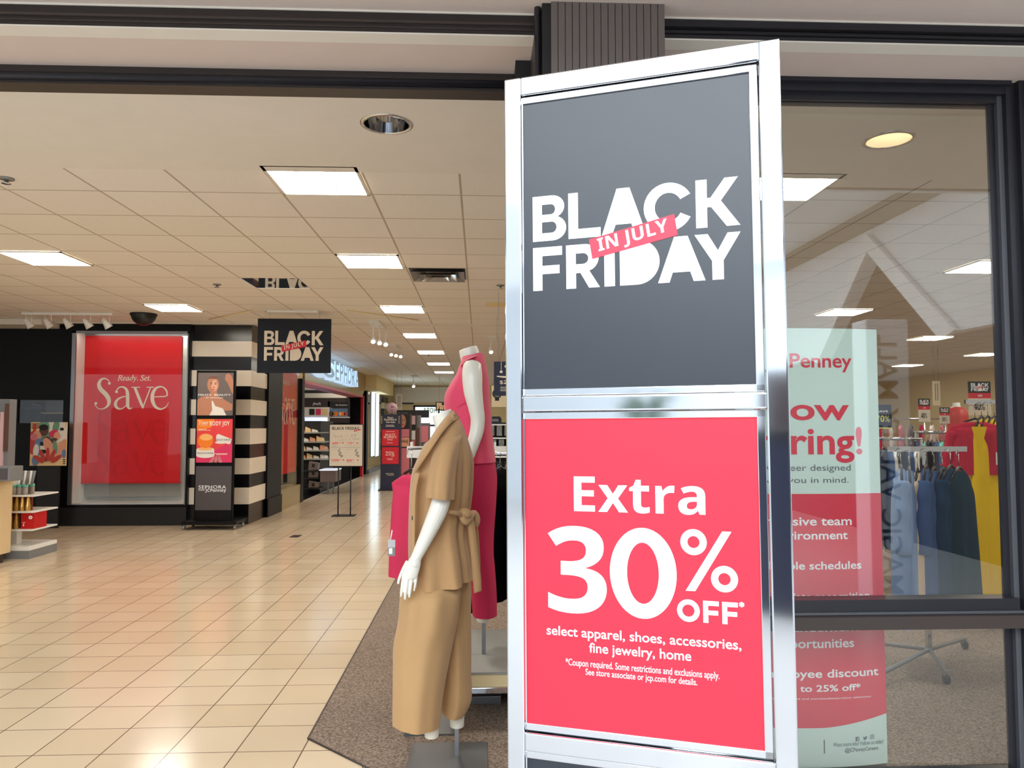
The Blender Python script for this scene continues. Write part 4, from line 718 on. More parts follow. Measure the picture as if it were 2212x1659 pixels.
# ================================================================= THREE-PANEL POSTER STAND
YP = 11.55
t = thing('poster_stand', 'black wheeled poster stand of three panels before the striped pier', 'poster stand', (at(463, 0, YP).x, YP, 0))
x0, z1 = q(425, 800, YP); x1, z0 = q(503, 1106, YP); x0b = q(424, 0, YP)[0]
obj('stand_frame', MB('black_gloss').box(x0, x0+.02, YP, YP+.05, .1, z1).box(x1-.025, x1, YP, YP+.05, .1, z1).box(x0, x1, YP+.02, YP+.05, .1, z1), t, bevel=.004)
obj('stand_base', MB('black_gloss').box(x0-.12, x1+.1, YP-.16, YP+.3, .075, .12), t, bevel=.006)
for x in (x0-.09, x1+.07):
    for y in (YP-.12, YP+.25): mb = MB('steel'); mb.cyl((x-.012, y, .036), (x+.012, y, .036), .034, n=14).box(x-.016, x+.016, y-.012, y+.02, .05, .078); obj('caster', mb, t)
rows = [(804, 897), (905, 1000), (1008, 1104)]
PZ = lambda x, y: q(400+x/3.4565, 660+y/3.456, YP-.004)
for k, (ya, yb) in enumerate(rows):
    za, zb3 = q(0, ya, YP)[1], q(0, yb, YP)[1]; mb = MB(('taupe', 'coral', 'display_grey')[k]); xl, xr = x0+.022, x1-.028; mb.box(xl, xr, YP-.004, YP+.015, zb3, za); p = obj('panel', mb, t)
    mb = MB(); mb.M = front(YP-.004, .0015); w, h = xr-xl, za-zb3; X = lambda u: xl+w*u; Zv = lambda v: zb3+h*v
    def blob(m_, cx, cy, rx, ry, z, a0=0, a1=350): mb.mat(m_); mb.poly([(min(xr-.002, max(xl+.002, p[0])), min(za-.002, max(zb3+.002, p[1]))) for p in arc(X(cx), Zv(cy), w*rx, h*ry, a0, a1, 20)], z)
    if k == 0:
        blob('skin', .22, .1, .25, .26, .0002); mb.mat('skin'); mb.poly([(X(u), Zv(v)) for u, v in ((0, 0), (0, .36), (.12, .44), (.34, .48), (.38, .6), (.54, .6), (.56, .46), (.78, .36), (.98, .26), (1, .34), (.98, .12), (.7, .1), (.66, 0))], .0003)
        mb.poly([(X(u), Zv(v)) for u, v in ((.78, .96), (.76, .84), (.84, .76), (.98, .5), (1, .5), (1, .8), (.95, .93), (.86, .99))], .0003)
        blob('skin', .43, .72, .165, .19, .0005); blob('skin_dark', .43, .86, .15, .055, .0006, 0, 180); blob('skin_light', .47, .7, .09, .13, .0007)
        for ex in (.38, .5): blob('hair', ex, .735, .03, .008, .001); blob('hair', ex, .765, .04, .006, .001)
        blob('brick_print', .44, .605, .045, .012, .001); blob('skin_dark', .45, .66, .02, .012, .001)
        mb.mat('dress_white'); mb.poly([(X(u), Zv(v)) for u, v in ((.34, 0), (.42, .12), (.4, .34), (.43, .34), (.5, .22), (.72, .16), (.82, 0))], .0012)
        mb.mat('ink_white'); mb.text('FENTY  BEAUTY', X(.02), Zv(.46), X(.94), Zv(.5), .002, .012); mb.text('BY RIHANNA', X(.24), Zv(.4), X(.72), Zv(.425), .002, .008)
    elif k == 1:
        mb.mat('magenta'); mb.poly([(X(u), Zv(v)) for u, v in ((0, 0), (0, .3), (.4, .22), (1, .5), (1, 0))], .0002); mb.mat('orange'); mb.poly([(X(u), Zv(v)) for u, v in ((0, .72), (0, 1), (.5, 1), (.4, .8))], .0002)
        mb.mat('rose')
        for d in (-.5, -.2, .1): mb.poly([(X(.55+d*.4), Zv(0)), (X(.7+d*.4), Zv(0)), (X(.62+d*.2), Zv(.2))], .0003)
        mb.mat('dress_white'); mb.rect(X(.0), Zv(.1+.06), X(.5), Zv(.3), .0006); blob('dress_white', .25, .3, .25, .05, .0009); blob('dress_white', .25, .16, .25, .055, .0012); blob('orange_light', .25, .31, .2, .035, .0015)
        mb.mat('orange'); mb.poly([(X(.25+.22*math.cos(a)), Zv(.5+.17*math.sin(a))) for a in [2*PI*i/28 for i in range(28)]], .0018); blob('orange_light', .27, .58, .18, .075, .0022)
        mb.mat('dress_white'); mb.poly([(X(u), Zv(v)) for u, v in ((.55, .62), (.6, .66), (.98, .54), (.95, .43), (.9, .42), (.55, .5))], .001); blob('dress_white', .68, .46, .16, .03, .0009)
        mb.mat('ink_grey'); mb.text('BRAZILIAN BUM BUM', X(.56), Zv(.5), X(.94), Zv(.545), .0014, .01); mb.text('BRAZILIAN BUM BUM', X(.03), Zv(.2), X(.47), Zv(.235), .002, .01)
        mb.mat('ink_cream'); mb.text(sb('BODY JOY'), X(.36), Zv(.82), X(.92), Zv(.95), .0014); mb.text(it('Your'), X(.04), Zv(.87), X(.33), Zv(.97), .0014, .01); mb.text('that gets us', X(.08), Zv(.83), X(.32), Zv(.855), .0014)
        for i, (u, v, l) in enumerate(((.05, .76, .22), (.05, .735, .34), (.5, .2, .38), (.56, .18, .3))): mb.rect(X(u), Zv(v), X(u+l), Zv(v+.01), .0014)
    else:
        mb.mat('ink_white'); a, b = PZ(100, 1368), PZ(306, 1342); mb.text('SEPHORA', a[0], a[1], b[0], b[1], 0, .012, 1.1); a, b = PZ(150, 1394), PZ(306, 1366); mb.text(sb('JCPenney'), a[0], a[1]-.008, b[0], a[1]+.052, .0003); a, b = PZ(100, 1382), PZ(146, 1374); mb.text('inside', a[0], a[1], b[0], b[1]+.01, 0, .01)
    obj('print', mb, p)
# ================================================================= LEFT SIDE: ART PANEL, COUNTER, GONDOLA
YQ = 11.7; x0, z1 = q(67, 912, YQ); x1, z0 = q(142, 1006, YQ)
t = thing('art_panel', 'colorful panel of overlapping figure shapes and red petals by the dark wall', 'picture', ((x0+x1)/2, YQ, z0))
obj('board', MB('sand_print').box(x0, x1, YQ, YQ+.02, z0, z1), t); obj('panel_leg', MB('black_matte').box(x0+.1, x1-.1, YQ+.02, YQ+.05, 0, z1-.1), t)
mb = MB(); mb.M = front(YQ, .001); w, h = x1-x0, z1-z0; lay = [0]
def el(m_, cx, cy, rx, ry, rot=0):
    lay[0] += 1; c, s_ = math.cos(math.radians(rot)), math.sin(math.radians(rot)); P = []
    for k in range(22):
        a = 2*PI*k/22; u, v = rx*math.cos(a), ry*math.sin(a); P.append((min(x1, max(x0, x0+w*(cx+u*c-v*s_))), min(z1, max(z0, z0+h*(cy+u*s_+v*c)))))
    mb.mat(m_); mb.poly(P, lay[0]*.0003)
def rc(m_, a, b, c, d): lay[0] += 1; mb.mat(m_); mb.rect(x0+w*a, z0+h*b, x0+w*c, z0+h*d, lay[0]*.0003)
rc('dress_white', .35, .8, .95, 1); rc('dress_white', .7, .55, 1, .9)
for k in range(3): rc('black_matte', .02, .86+.045*k, .24, .88+.045*k)
el('green_print', .38, .9, .14, .16, 20); el('green_print', .7, .9, .09, .16, -15); el('green_print', .46, .62, .2, .16); el('brown_print', .37, .8, .13, .12); el('hair', .36, .88, .13, .07)
el('brick_print', .11, .88, .05, .1); el('brick_print', .08, .62, .14, .18); el('peach_print', .18, .68, .12, .12, 40); el('brick_print', .08, .44, .14, .18); el('rose', .1, .66, .1, .08)
el('blue_print', .3, .42, .17, .22, 30); el('dress_white', .17, .35, .08, .15, -6)
for k in range(5): rc('dress_white' if k % 2 else 'black_matte', .28, .1+.09*k, .46, .19+.09*k)
el('brown_print', .45, .62, .1, .05); el('magenta', .64, .74, .13, .08, 20); el('peach_print', .74, .68, .09, .1); el('dress_white', .88, .8, .08, .12); el('hair', .87, .84, .06, .035); el('brown_print', .6, .56, .16, .06, 20)
el('peach_print', .54, .42, .12, .26, 35); el('peach_print', .86, .38, .1, .26, -30); el('green_print', .7, .42, .06, .16, 10); el('blue_print', .95, .28, .06, .1); el('blue_print', .16, .12, .09, .12)
for a in (-60, -28, 0, 30, 62): el('brick_print', .5-.28*math.sin(math.radians(a)), .06+.2*math.cos(math.radians(a)), .055, .16, a)
for k in range(3): rc('black_matte', .93, .04+.045*k, 1, .06+.045*k)
obj('print', mb, t)
xc = fl(42, 1205).x-.0; yb_ = 8.88
t = thing('service_counter', 'pale maple service counter at the left edge of the picture', 'counter', (xc-.5, 7.6, 0)); zc = q(55, 1035, yb_)[1]
obj('counter_body', MB('maple').box(xc-1.2, xc+.03, 6.2, yb_, .1, zc-.03), t, bevel=.004); obj('worktop', MB('maple').box(xc-1.22, xc+.045, 6.18, yb_+.015, zc-.03, zc), t, bevel=.005)
obj('toe_kick', MB('brown_dark').box(xc-1.15, xc, 6.25, yb_-.08, 0, .1), t); dd = obj('cupboard_door', MB('maple').box(xc+.03, xc+.044, 7.75, 8.52, .14, zc-.05), t, bevel=.004)
obj('door_handle', MB('plastic_black').box(xc+.044, xc+.06, 8.38, 8.42, .22, .3), dd)
def cyl_item(name, lb, cat, x, y, z, r, h, body, lid, grp):
    t = thing(name, lb, cat, (x, y, z), 0, grp); obj('jar', MB(body).lathe([(r*.95, z), (r, z+.01), (r, z+h*.75)], x, y, 14), t); obj('lid', MB(lid).lathe([(r*1.04, z+h*.75), (r*1.04, z+h), (r*.9, z+h+.003)], x, y, 14), t)
gy = 9.3; gx = at(62, 0, gy).x; gr = at(106, 0, gy).x
t = thing('shelf_unit', 'white end shelf unit of gold bags and jars behind the maple counter', 'shelves', (gx-.3, gy, 0))
zs = [q(0, 1066, gy)[1], q(0, 1100, gy)[1], q(0, 1138, gy)[1]]
obj('base', MB('plastic_grey').box(gx-.5, gr-.02, gy-.28, gy+.3, 0, .09), t); obj('base_tray', MB('plastic_white').box(gx-.5, gr-.02, gy-.28, gy+.3, .09, .135), t, bevel=.004)
for z in zs: obj('shelf', MB('plastic_white').box(gx-.5, gr, gy-.26, gy+.26, z-.018, z), t, bevel=.003)
obj('spine', MB('plastic_white').box(gx-.5, gx-.06, gy-.05, gy+.05, .13, zs[0]+.25), t)
for k in range(6): cyl_item('jar', f"grey jar with a teal lid, {['front left', 'front centre', 'front right', 'back left', 'back centre', 'back right'][k]} of the top shelf by the counter", 'jar', gx-.03+.062*(k % 3), gy-.18+.13*(k//3), zs[0], .028, .115, 'jar_grey', 'teal', 'teal-lidded jars')
for row, (z, n) in enumerate(((zs[1], 4), (zs[2], 2))):
    for k in range(n):
        x = gx-.055+.062*k; h_ = .19; mb = MB('gold_foil'); y = gy-.18
        R = [[(x+a*math.cos(2*PI*i/12), y+b*math.sin(2*PI*i/12), z+v) for i in range(12)] for a, b, v in ((.028, .03, 0), (.027, .034, .05), (.02, .022, .12), (.008, .012, .17), (.02, .008, h_))]
        t = thing('gift_bag', f"gold foil gift bag, {['first from the left', 'second from the left', 'third from the left', 'fourth from the left'][k]} on the {'middle' if row == 0 else 'lowest'} white shelf", 'gift bag', (x, y, z), 0, 'gold foil gift bags'); mb.loft(R); obj('bag', mb, t); obj('bag_top', MB('brown_wrap').box(x-.02, x+.026, y+.02, y+.05, z+.0, z+.185), t)
x = gx+.085; t = thing('gift_box', 'red gift box with a white emblem on the lowest shelf by the counter', 'box', (x+.07, gy-.1, zs[2])); obj('box', MB('box_red').box(x-.01, gr-.015, gy-.2, gy+.05, zs[2], zs[2]+.19), t, bevel=.003)
mb = MB('ink_white'); mb.M = front(gy-.2, .002); xe = gr-.06
for a in range(0, 360, 60): mb.poly(arc(xe+.014*math.cos(math.radians(a)), zs[2]+.13+.014*math.sin(math.radians(a)), .011, .008, 0, 330, 8), a*1e-6)
mb.rect(x+.0, zs[2]+.07, x+.035, zs[2]+.075); mb.rect(x+.01, zs[2]+.03, x+.02, zs[2]+.06); obj('emblem', mb, t)
# clutter on the counter
z = zc; cp = at(28, 1036, 8.6)
t = thing('card_reader', 'grey payment box standing on the maple counter', 'payment terminal', (cp.x-.1, 8.6, z)); obj('terminal_body', MB('plastic_grey').box(cp.x-.17, cp.x+.02, 8.5, 8.75, z, z+.16), t, bevel=.008); obj('terminal_screen', MB('display_grey').box(cp.x-.15, cp.x, 8.494, 8.5, z+.02, z+.14), t)
for k in range(5):
    x, zz = q(46+6*k, 1034, 9.1); tag(obj('brush', MB('plastic_white' if k % 2 else 'plastic_grey').tube([(x, 9.1, zs[0]+.12), (x+.01, 9.12, zz+.09)], [.012, .018], 8)), f"makeup tube standing behind the counter, {['leftmost', 'second from left', 'middle', 'second from right', 'rightmost'][k]} of five", 'makeup tube', 'makeup tubes behind the counter')
x0, z1 = q(-10, 862, 9.6); t = thing('beauty_display', 'tall beauty display with pink and grey panels at the left picture edge', 'display', (x0-.3, 9.6, 0))
xr = q(23, 0, 9.6)[0]; obj('display_body', MB('plastic_grey').box(x0-.8, xr-.02, 9.6, 9.75, 0, z1), t); obj('pink_panel', MB('pinkish').box(q(4, 0, 9.6)[0], q(11, 0, 9.6)[0], 9.57, 9.6, .9, q(0, 890, 9.6)[1]), t); obj('cream_panel', MB('sand_print').box(x0-.5, q(3, 0, 9.6)[0], 9.58, 9.6, .9, q(0, 913, 9.6)[1]), t); obj('photo_panel', MB('brown_print').box(q(12, 0, 9.6)[0], q(20, 0, 9.6)[0], 9.58, 9.6, 1.2, q(0, 872, 9.6)[1]), t)
x = at(52, 0, 12.6).x; t = thing('hanging_coat', 'dark navy coat hanging in the lit opening above the art panel', 'coat', (x, 12.6, 2)); mb = MB('navy_sign'); hung(mb, x, 12.75, q(0, 873, 12.7)[1], q(0, 935, 12.7)[1], .3, .2, 1.1, .07, 1); obj('coat_body', mb, t); mb = MB(); hanger(mb, x, 12.75, q(0, 873, 12.7)[1], .3); obj('hanger', mb, t)
x0 = at(78, 0, 12.8).x; z = q(0, 890, 12.8)[1]; t = thing('wall_shelf', 'pale shelf of folded grey clothes seen through the dark wall opening', 'shelf', (x0, 12.9, z)); obj('board', MB('far_cream').box(x0, x0+.7, 12.75, 13.1, z-.03, z), t); obj('folded_clothes', MB('grey_card').box(x0+.12, x0+.66, 12.8, 13.05, z, z+.2), t, bevel=.03)
# ================================================================= PRICE SIGN IN THE AISLE
YT = 13.1; x0, z1 = q(711, 916, YT); x1, z0 = q(784, 1008, YT); bp = fl(746, 1111)
t = thing('floor_sign', 'black framed jewelry price sign on two poles standing on the tile aisle', 'sign', (bp.x, YT, 0))
obj('sign_frame', MB('black_matte').box(x0, x1, YT, YT+.02, z0, z0+.012).box(x0, x1, YT, YT+.02, z1-.012, z1).box(x0, x0+.012, YT, YT+.02, z0, z1).box(x1-.012, x1, YT, YT+.02, z0, z1), t)
p = obj('sign_sheet', MB('paper').box(x0+.01, x1-.01, YT+.004, YT+.016, z0+.01, z1-.01), t)
for px in (732.5, 759): x = q(px, 0, YT)[0]; obj('pole', MB('black_matte').cyl((x, YT+.01, .01), (x, YT+.01, z0+.005), .011), t)
obj('foot', MB('black_matte').box(q(721, 0, YT)[0], q(770, 0, YT)[0], YT-.12, YT+.15, 0, .012), t)
mb = MB(); mb.M = front(YT+.004, .001); G = lambda x, y: q(640+x/9.215, 900+y/9.217, YT)
def gt(s, xa, ya, xb, yb, m_, **k): a, b = G(xa, ya), G(xb, yb); mb.mat(m_); mb.text(s, a[0], a[1], b[0], b[1], **k)
gt(sb('BLACK FRIDAY'), 712, 262, 1252, 204, 'ink_black'); mb.mat('ink_red'); mb.poly([G(1146, 268), G(1275, 242), G(1280, 272), G(1152, 300)], .0005); a, b = G(1160, 288), G(1268, 262); mb.mat('paper'); mb.text(sb('IN JULY'), a[0], a[1], b[0], b[1], .001)
gt(sb('449'), 708, 552, 830, 505, 'label_red'); gt('99', 836, 528, 884, 510, 'label_red', off=.01); gt(sb('179'), 1018, 550, 1110, 507, 'label_red'); gt('99', 1116, 528, 1160, 510, 'label_red', off=.01); gt(sb('1299'), 696, 890, 842, 846, 'label_red'); gt('99', 848, 868, 892, 848, 'label_red', off=.01); gt(sb('699'), 1002, 900, 1106, 850, 'label_red'); gt('99', 1112, 872, 1156, 852, 'label_red', off=.01)
for x, y in ((926, 522), (1212, 528), (936, 862), (1222, 866)): c = G(x, y); mb.mat('label_red'); mb.poly(arc(*c, .012, .012, 0, 345, 12), .0003)
mb.mat('ink_grey')
for bx in ((690, 612, 1280, 618), (984, 320, 992, 920)): a, b = G(bx[0], bx[3]), G(bx[2], bx[1]); mb.rect(a[0], a[1], b[0], b[1])
for x, y, l in ((840, 465, 120), (705, 575, 140), (705, 590, 90), (1015, 575, 190), (700, 655, 120), (1000, 655, 120), (700, 905, 150), (1010, 915, 150)): a, b = G(x, y+3), G(x+l, y); mb.rect(a[0], a[1], b[0], b[1])
def wig(P, wdt): mb.ribbon([(*G(x, y), wdt) for x, y in P], .0004, 6)
mb.mat('grey_card')
for P in ([(745, 350), (748, 400)], [(770, 400), (780, 380), (795, 395), (785, 412), (772, 402)], [(825, 415), (845, 385), (870, 400)], [(890, 365), (910, 370), (895, 395), (912, 410), (900, 430)], [(1105, 350), (1108, 415)], [(1090, 380), (1125, 378)], [(1150, 370), (1170, 350), (1188, 370), (1170, 385), (1152, 372)], [(1060, 430), (1075, 470)], [(1120, 460), (1170, 430), (1215, 455), (1265, 430)]): wig(P, .006)
for ox in (0, 335): wig([(870+ox, 640), (840+ox*1.0, 690), (890+ox, 720), (850+ox, 760), (920+ox*.98, 780), (880+ox, 805)], .022)
obj('print', mb, p)
tag(obj('floor_plate', MB('bronze_dark').box(fl(630, 1158).x, fl(649, 1158).x, fl(640, 1161).y, fl(640, 1156).y, 0.0005, .003)), 'small dark floor plate set in the tile aisle', 'floor plate')
# ================================================================= BEAUTY SHOP SIGN AND FIXTURES
side2 = Matrix(((0, 0, 1, XS+.03), (1, 0, 0, 0), (0, 1, 0, 0), (0, 0, 0, 1)))
t = thing('shop_sign', 'glowing white channel letters SEPHORA on the gold header', 'sign', (XS+.1, 19.5, 2.5))
ys = [16.2, 17.5, 18.05, 18.6, 19.15, 19.75, 20.35, 20.95]
for i, ch in enumerate('SEPHORA'):
    vs, fs = glyphs(ch, .015); ax = min(v[0] for v in vs); bx = max(v[0] for v in vs); by = max(v[1] for v in vs); ay = min(v[1] for v in vs); y0, y1 = ys[i]+.06, ys[i+1]-.06
    Fm = lambda v, z: Vector((XS+.03+z, y0+(v[0]-ax)/(bx-ax)*(y1-y0), 2.56+(v[1]-ay)/(by-ay)*.42))
    ed = {}
    for f in fs:
        for a, b in zip(f, f[1:]+f[:1]): ed[(a, b)] = 1
    bd = [(a, b) for a, b in ed if (b, a) not in ed]; n = len(vs); mb = MB('sephora_face')
    mb.add([Fm(v, .24) for v in vs], fs); mb.mat('sephora_glow'); mb.add([Fm(v, 0) for v in vs]+[Fm(v, .24) for v in vs], [(a, b, n+b, n+a) for a, b in bd]); obj('letter', mb, t)
for k, (px, py0, py1) in enumerate(((806.5, 824, 985), (815.5, 822, 985))):
    Yk = -XS*F/(1036-px)+.0; z1, z0 = q(px, py0, Yk)[1], q(px, py1, Yk)[1]; t = thing('light_tube', f"tall glowing vertical light strip on the mirrored pier, {'nearer' if k == 0 else 'farther'} one", 'light strip', (XS+.02, Yk, z0), 0, 'light strips on the mirrored pier')
    obj('light_strip', MB('tube_glow').box(XS+.003, XS+.02, Yk-.42, Yk+.42, z0, z1), t); obj('strip_frame', MB('steel').box(XS+.002, XS+.025, Yk-.46, Yk-.42, z0-.03, z1+.03).box(XS+.002, XS+.025, Yk+.42, Yk+.46, z0-.03, z1+.03), t)
YS = 22.6; H4 = lambda x, y: q(640+x/9.215, 740+y/9.217, YS)
a, b = H4(150, 1660), H4(1030, 820)
t = thing('wall_shelving', 'lit black beauty wall shelving headed fresh inside the beauty shop', 'shelves', ((a[0]+b[0])/2, YS, 0))
mb = MB('black_matte'); mb.box(a[0]-1.5, b[0], YS+.4, YS+.45, 0, b[1]); obj('back_panel', mb, t)
def pl(nm, m_, xa, ya, xb, yb, dep=.05, par=t, yo=0): a, b = H4(xa, yb), H4(xb, ya); return obj(nm, MB(m_).box(a[0], b[0], YS+yo, YS+yo+dep, a[1], b[1]), par)
pl('top_band', 'dress_white', 100, 825, 700, 945); pl('middle_band', 'dress_white', 100, 1010, 1020, 1100); h1 = pl('brand_header', 'brown_dark', 100, 1105, 1020, 1285); pl('divider', 'dress_white', 620, 1170, 670, 1700, .4)
h2 = pl('brand_header', 'black_matte', 670, 1185, 1020, 1305, .05, t, -.02)
mb = MB('ink_white'); mb.M = front(YS, .03); a, b = H4(325, 1258), H4(495, 1188); mb.text(it('fresh'), a[0], a[1], b[0], b[1], 0, .01); a, b = H4(785, 1262), H4(1018, 1230); mb.text(sb('SOL de Janeiro'), a[0], a[1], b[0], b[1]); obj('lettering', mb, h1)
pn = pl('picture_panel', 'dress_white', 100, 1288, 640, 1480, .05, t, -.01); pn2 = pl('picture_panel', 'blue_print', 662, 1312, 1020, 1475, .05, t, -.01)
mb = MB(); mb.M = front(YS, .014)
for x0_, x1_, m_ in ((258, 368, 'hair'), (388, 492, 'magenta'), (510, 620, 'sand_print')): a, b = H4(x0_, 1440), H4(x1_, 1320); mb.mat(m_); mb.rect(a[0], a[1], b[0], b[1])
for x0_, m_, r in ((700, 'brown_print', 45), (740, 'sign_yellow', 25), (790, 'orange', 40), (880, 'orange_light', 30), (940, 'orange', 35), (980, 'coral', 28)): c = H4(x0_, 1420); mb.mat(m_); mb.poly(arc(c[0], c[1], r/9.2/F*YS, r*1.3/9.2/F*YS, 0, 350, 14), .0005)
obj('print', mb, pn)
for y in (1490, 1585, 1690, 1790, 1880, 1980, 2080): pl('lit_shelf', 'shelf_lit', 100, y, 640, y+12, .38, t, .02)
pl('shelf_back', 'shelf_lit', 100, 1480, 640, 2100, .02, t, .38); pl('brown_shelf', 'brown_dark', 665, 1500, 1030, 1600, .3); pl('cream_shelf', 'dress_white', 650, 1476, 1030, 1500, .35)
for k in range(12):
    x = at(700-(k % 6)*6.5, 0, YS).x; z = H4(0, 1690 if k < 6 else 1880)[1]; tag(obj('product_box', MB('blue_box').box(x-.03, x+.03, YS+.05, YS+.12, z, z+.16)), f"small blue product box, {['first','second','third','fourth','fifth','sixth'][k%6]} from the right on the {'upper' if k<6 else 'lower'} lit beauty shelf", 'box', 'blue boxes on the lit beauty shelves')
YG = 17.6; G5 = lambda x, y: q(640+x/9.215, 900+y/9.217, YG)
t = thing('gondola', 'black tiered gondola of pale products inside the beauty shop', 'display', (at(668, 0, YG).x-.5, YG, 0))
gx1_ = G5(470, 0)[0]; obj('gondola_body', MB('black_matte').box(gx1_-1.4, gx1_, YG+.1, YG+1.6, 0, G5(0, 85)[1]), t)
for i, (xe, y) in enumerate(((475, 335), (565, 520), (635, 690), (640, 860))):
    b = G5(xe, y); tr = obj('tray', MB('grey_card').box(gx1_-1.4, b[0], YG-.05, YG+1.4, b[1], b[1]+.03), t)
    for k in range(5):
        x = b[0]-.12-.15*k; hh = .07+.05*((k*7+i*3) % 4)/3; tag(obj('product_carton', MB(['dress_white', 'sand_print', 'peach_print', 'dress_white'][(k+i) % 4]).prism([(x-.07, YG+.02, b[1]+.031), (x+.06, YG+.02, b[1]+.031), (x+.04, YG+.02, b[1]+.031+hh*.6), (x-.07, YG+.02, b[1]+.031+hh)], (0, .3, 0))), f"pale product carton, {['first', 'second', 'third', 'fourth', 'fifth'][k]} from the right on the {['top', 'second', 'third', 'lowest'][i]} tray of the black gondola", 'carton', 'cartons on the black gondola')
for k, (y, m_) in enumerate(((955, 'taupe'), (1110, 'taupe'), (1330, 'taupe'))):
    a = G5(400, y); t = thing('tote_bag', f"grey fabric tote bag, {['top', 'middle', 'bottom'][k]} of three at the foot of the black gondola", 'bag', (a[0], YG-.3, a[1]-.1), 0, 'grey tote bags')
    hw = .115; mb = MB(m_); zb9 = G5(0, (1050, 1195, 1395)[k])[1]+.001; mb.prism([(a[0]-hw, YG-.32, zb9), (a[0]+hw*.9, YG-.32, zb9), (a[0]+hw, YG-.32, a[1]+.05), (a[0]-hw*.85, YG-.32, a[1]+.09)], (0, .16, 0)); obj('bag_body', mb, t, bevel=.01); obj('bag_patch', MB('black_matte').box(a[0]-.03, a[0]+.03, YG-.326, YG-.32, a[1]-.04, a[1]+.03), t)
for y in (1050, 1195, 1395): b = G5(520, y); obj('tray', MB('black_matte').box(gx1_-.3, b[0], YG-.35, YG+.1, b[1]-.03, b[1]), bpy.data.objects['gondola'])
a = G5(690, 1180); t = thing('bench_box', 'pale bench with top painted to glow and short legs beside the black gondola', 'bench', (a[0], YG, 0)); w_ = .17
obj('bench_body', MB('taupe').box(a[0]-w_, a[0]+w_, YG-.35, YG+.3, G5(0, 1280)[1], G5(0, 1060)[1]), t); obj('bench_top', MB('shelf_lit').box(a[0]-w_-.02, a[0]+w_+.01, YG-.37, YG+.32, G5(0, 1060)[1], G5(0, 1040)[1]), t)  # emission brightens the pale top; the bench holds no lamp
for x in (700, 800): obj('leg', MB('steel_dark').box(G5(x-14, 0)[0], G5(x+14, 0)[0], YG-.3, YG-.25, .006, G5(0, 1280)[1]), t)
# ================================================================= PROMO TOWER AND FAR BEAUTY DISPLAYS
YV = 18.2; x0, z1 = q(823, 895, YV); x1, z0 = q(863, 1056, YV)
t = thing('promo_tower', 'dark promotional tower with two red panels at the end of the aisle', 'sign', ((x0+x1)/2, YV, 0))
obj('tower_body', MB('navy_sign').box(x0, x1, YV, YV+.4, .02, z1), t); obj('tower_foot', MB('black_matte').box(x0-.05, x1+.02, YV-.05, YV+.42, 0, .02), t)
for k, (ya, yb) in enumerate(((928, 963), (966, 1002))): xa, za = q(825.5, ya, YV); xb, zb3 = q(861, yb, YV); obj('red_panel', MB('ink_red').box(xa, xb, YV-.012, YV, zb3, za), t)
mb = MB(); mb.M = front(YV, .014); H7 = lambda x, y: q(780+x/4.609, 720+y/4.608, YV)
def g7(s, xa, ya, xb, yb, m_='ink_cream', **k): a, b = H7(xa, ya), H7(xb, yb); mb.mat(m_); mb.text(s, a[0], a[1], b[0], b[1], **k)
g7(se("What's"), 262, 850, 322, 830); g7(se('Happening in'), 228, 872, 354, 848); g7(se('Your Store'), 246, 893, 340, 874); g7(se('BEAUTY'), 240, 1020, 342, 998); g7(se('BLOWOUT'), 226, 1044, 354, 1022); g7(se('SALE'), 262, 1066, 316, 1048); g7(se('25%'), 244, 1216, 332, 1176); g7('OFF', 300, 1228, 332, 1218, off=.01); g7('SEPHORA', 246, 1402, 328, 1392, off=.01)
for x, y, l in ((248, 912, 80), (244, 924, 90), (250, 976, 84), (256, 1088, 60), (258, 1244, 60), (262, 1256, 50), (262, 1410, 66)): a, b = H7(x, y+4), H7(x+l, y); mb.rect(a[0], a[1], b[0], b[1])
for x in (202, 374):
    for y in (828, 848, 868, 886): a, b = H7(x, y+10), H7(x+9, y); mb.mat('sand_print'); mb.rect(a[0], a[1], b[0], b[1])
obj('print', mb, t)
YU = 19.0; c = q(846.5, 881.5, YU); r_ = 11.8/F*YU
t = thing('round_sign', 'round pink sign with small cosmetics above the promotional tower', 'sign', (c[0], YU, c[1])); obj('disc', MB('pinkish').cyl((c[0], YU, c[1]), (c[0], YU+.03, c[1]), r_, n=36), t); mb = MB(); mb.M = front(YU, .003)
for dx, dy, m_, r in ((0, .03, 'hair', .02), (.045, .03, 'brick_print', .018), (-.0, -.05, 'magenta', .02)): mb.mat(m_); mb.poly(arc(c[0]+dx, c[1]+dy, r, r*.8, 0, 345, 12), .0)
obj('print', mb, t); obj('sign_post', MB('black_matte').box(c[0]-.015, c[0]+.015, YU+.03, YU+.05, 0, c[1]), t)
def fixture(name, lb, pxa, pya, pxb, pyb, Y, base, prints, z0=None):
    x0, z1 = q(pxa, pya, Y); x1, zb_ = q(pxb, pyb, Y); t = thing(name, lb, 'display', ((x0+x1)/2, Y, 0)); obj('fixture_body', MB(base).box(x0, x1, Y, Y+.35, 0, z1), t)
    for nm, m_, a, b, c, d in prints:
        xa, za = q(a, b, Y); xb, zb2 = q(c, d, Y); obj(nm, MB(m_).box(xa, xb, Y-.012, Y, zb2, za), t)
    return t
t = fixture('beauty_display', 'beauty display with a face portrait right of the promotional tower', 864, 894, 886, 1030, 18.6, 'brown_dark', [('portrait_panel', 'hair', 865, 895, 884, 926), ('product_panel', 'rose', 865, 927, 884, 944), ('text_panel', 'peach_print', 865, 945, 884, 965), ('copper_panel', 'rose', 865, 968, 884, 1026)])
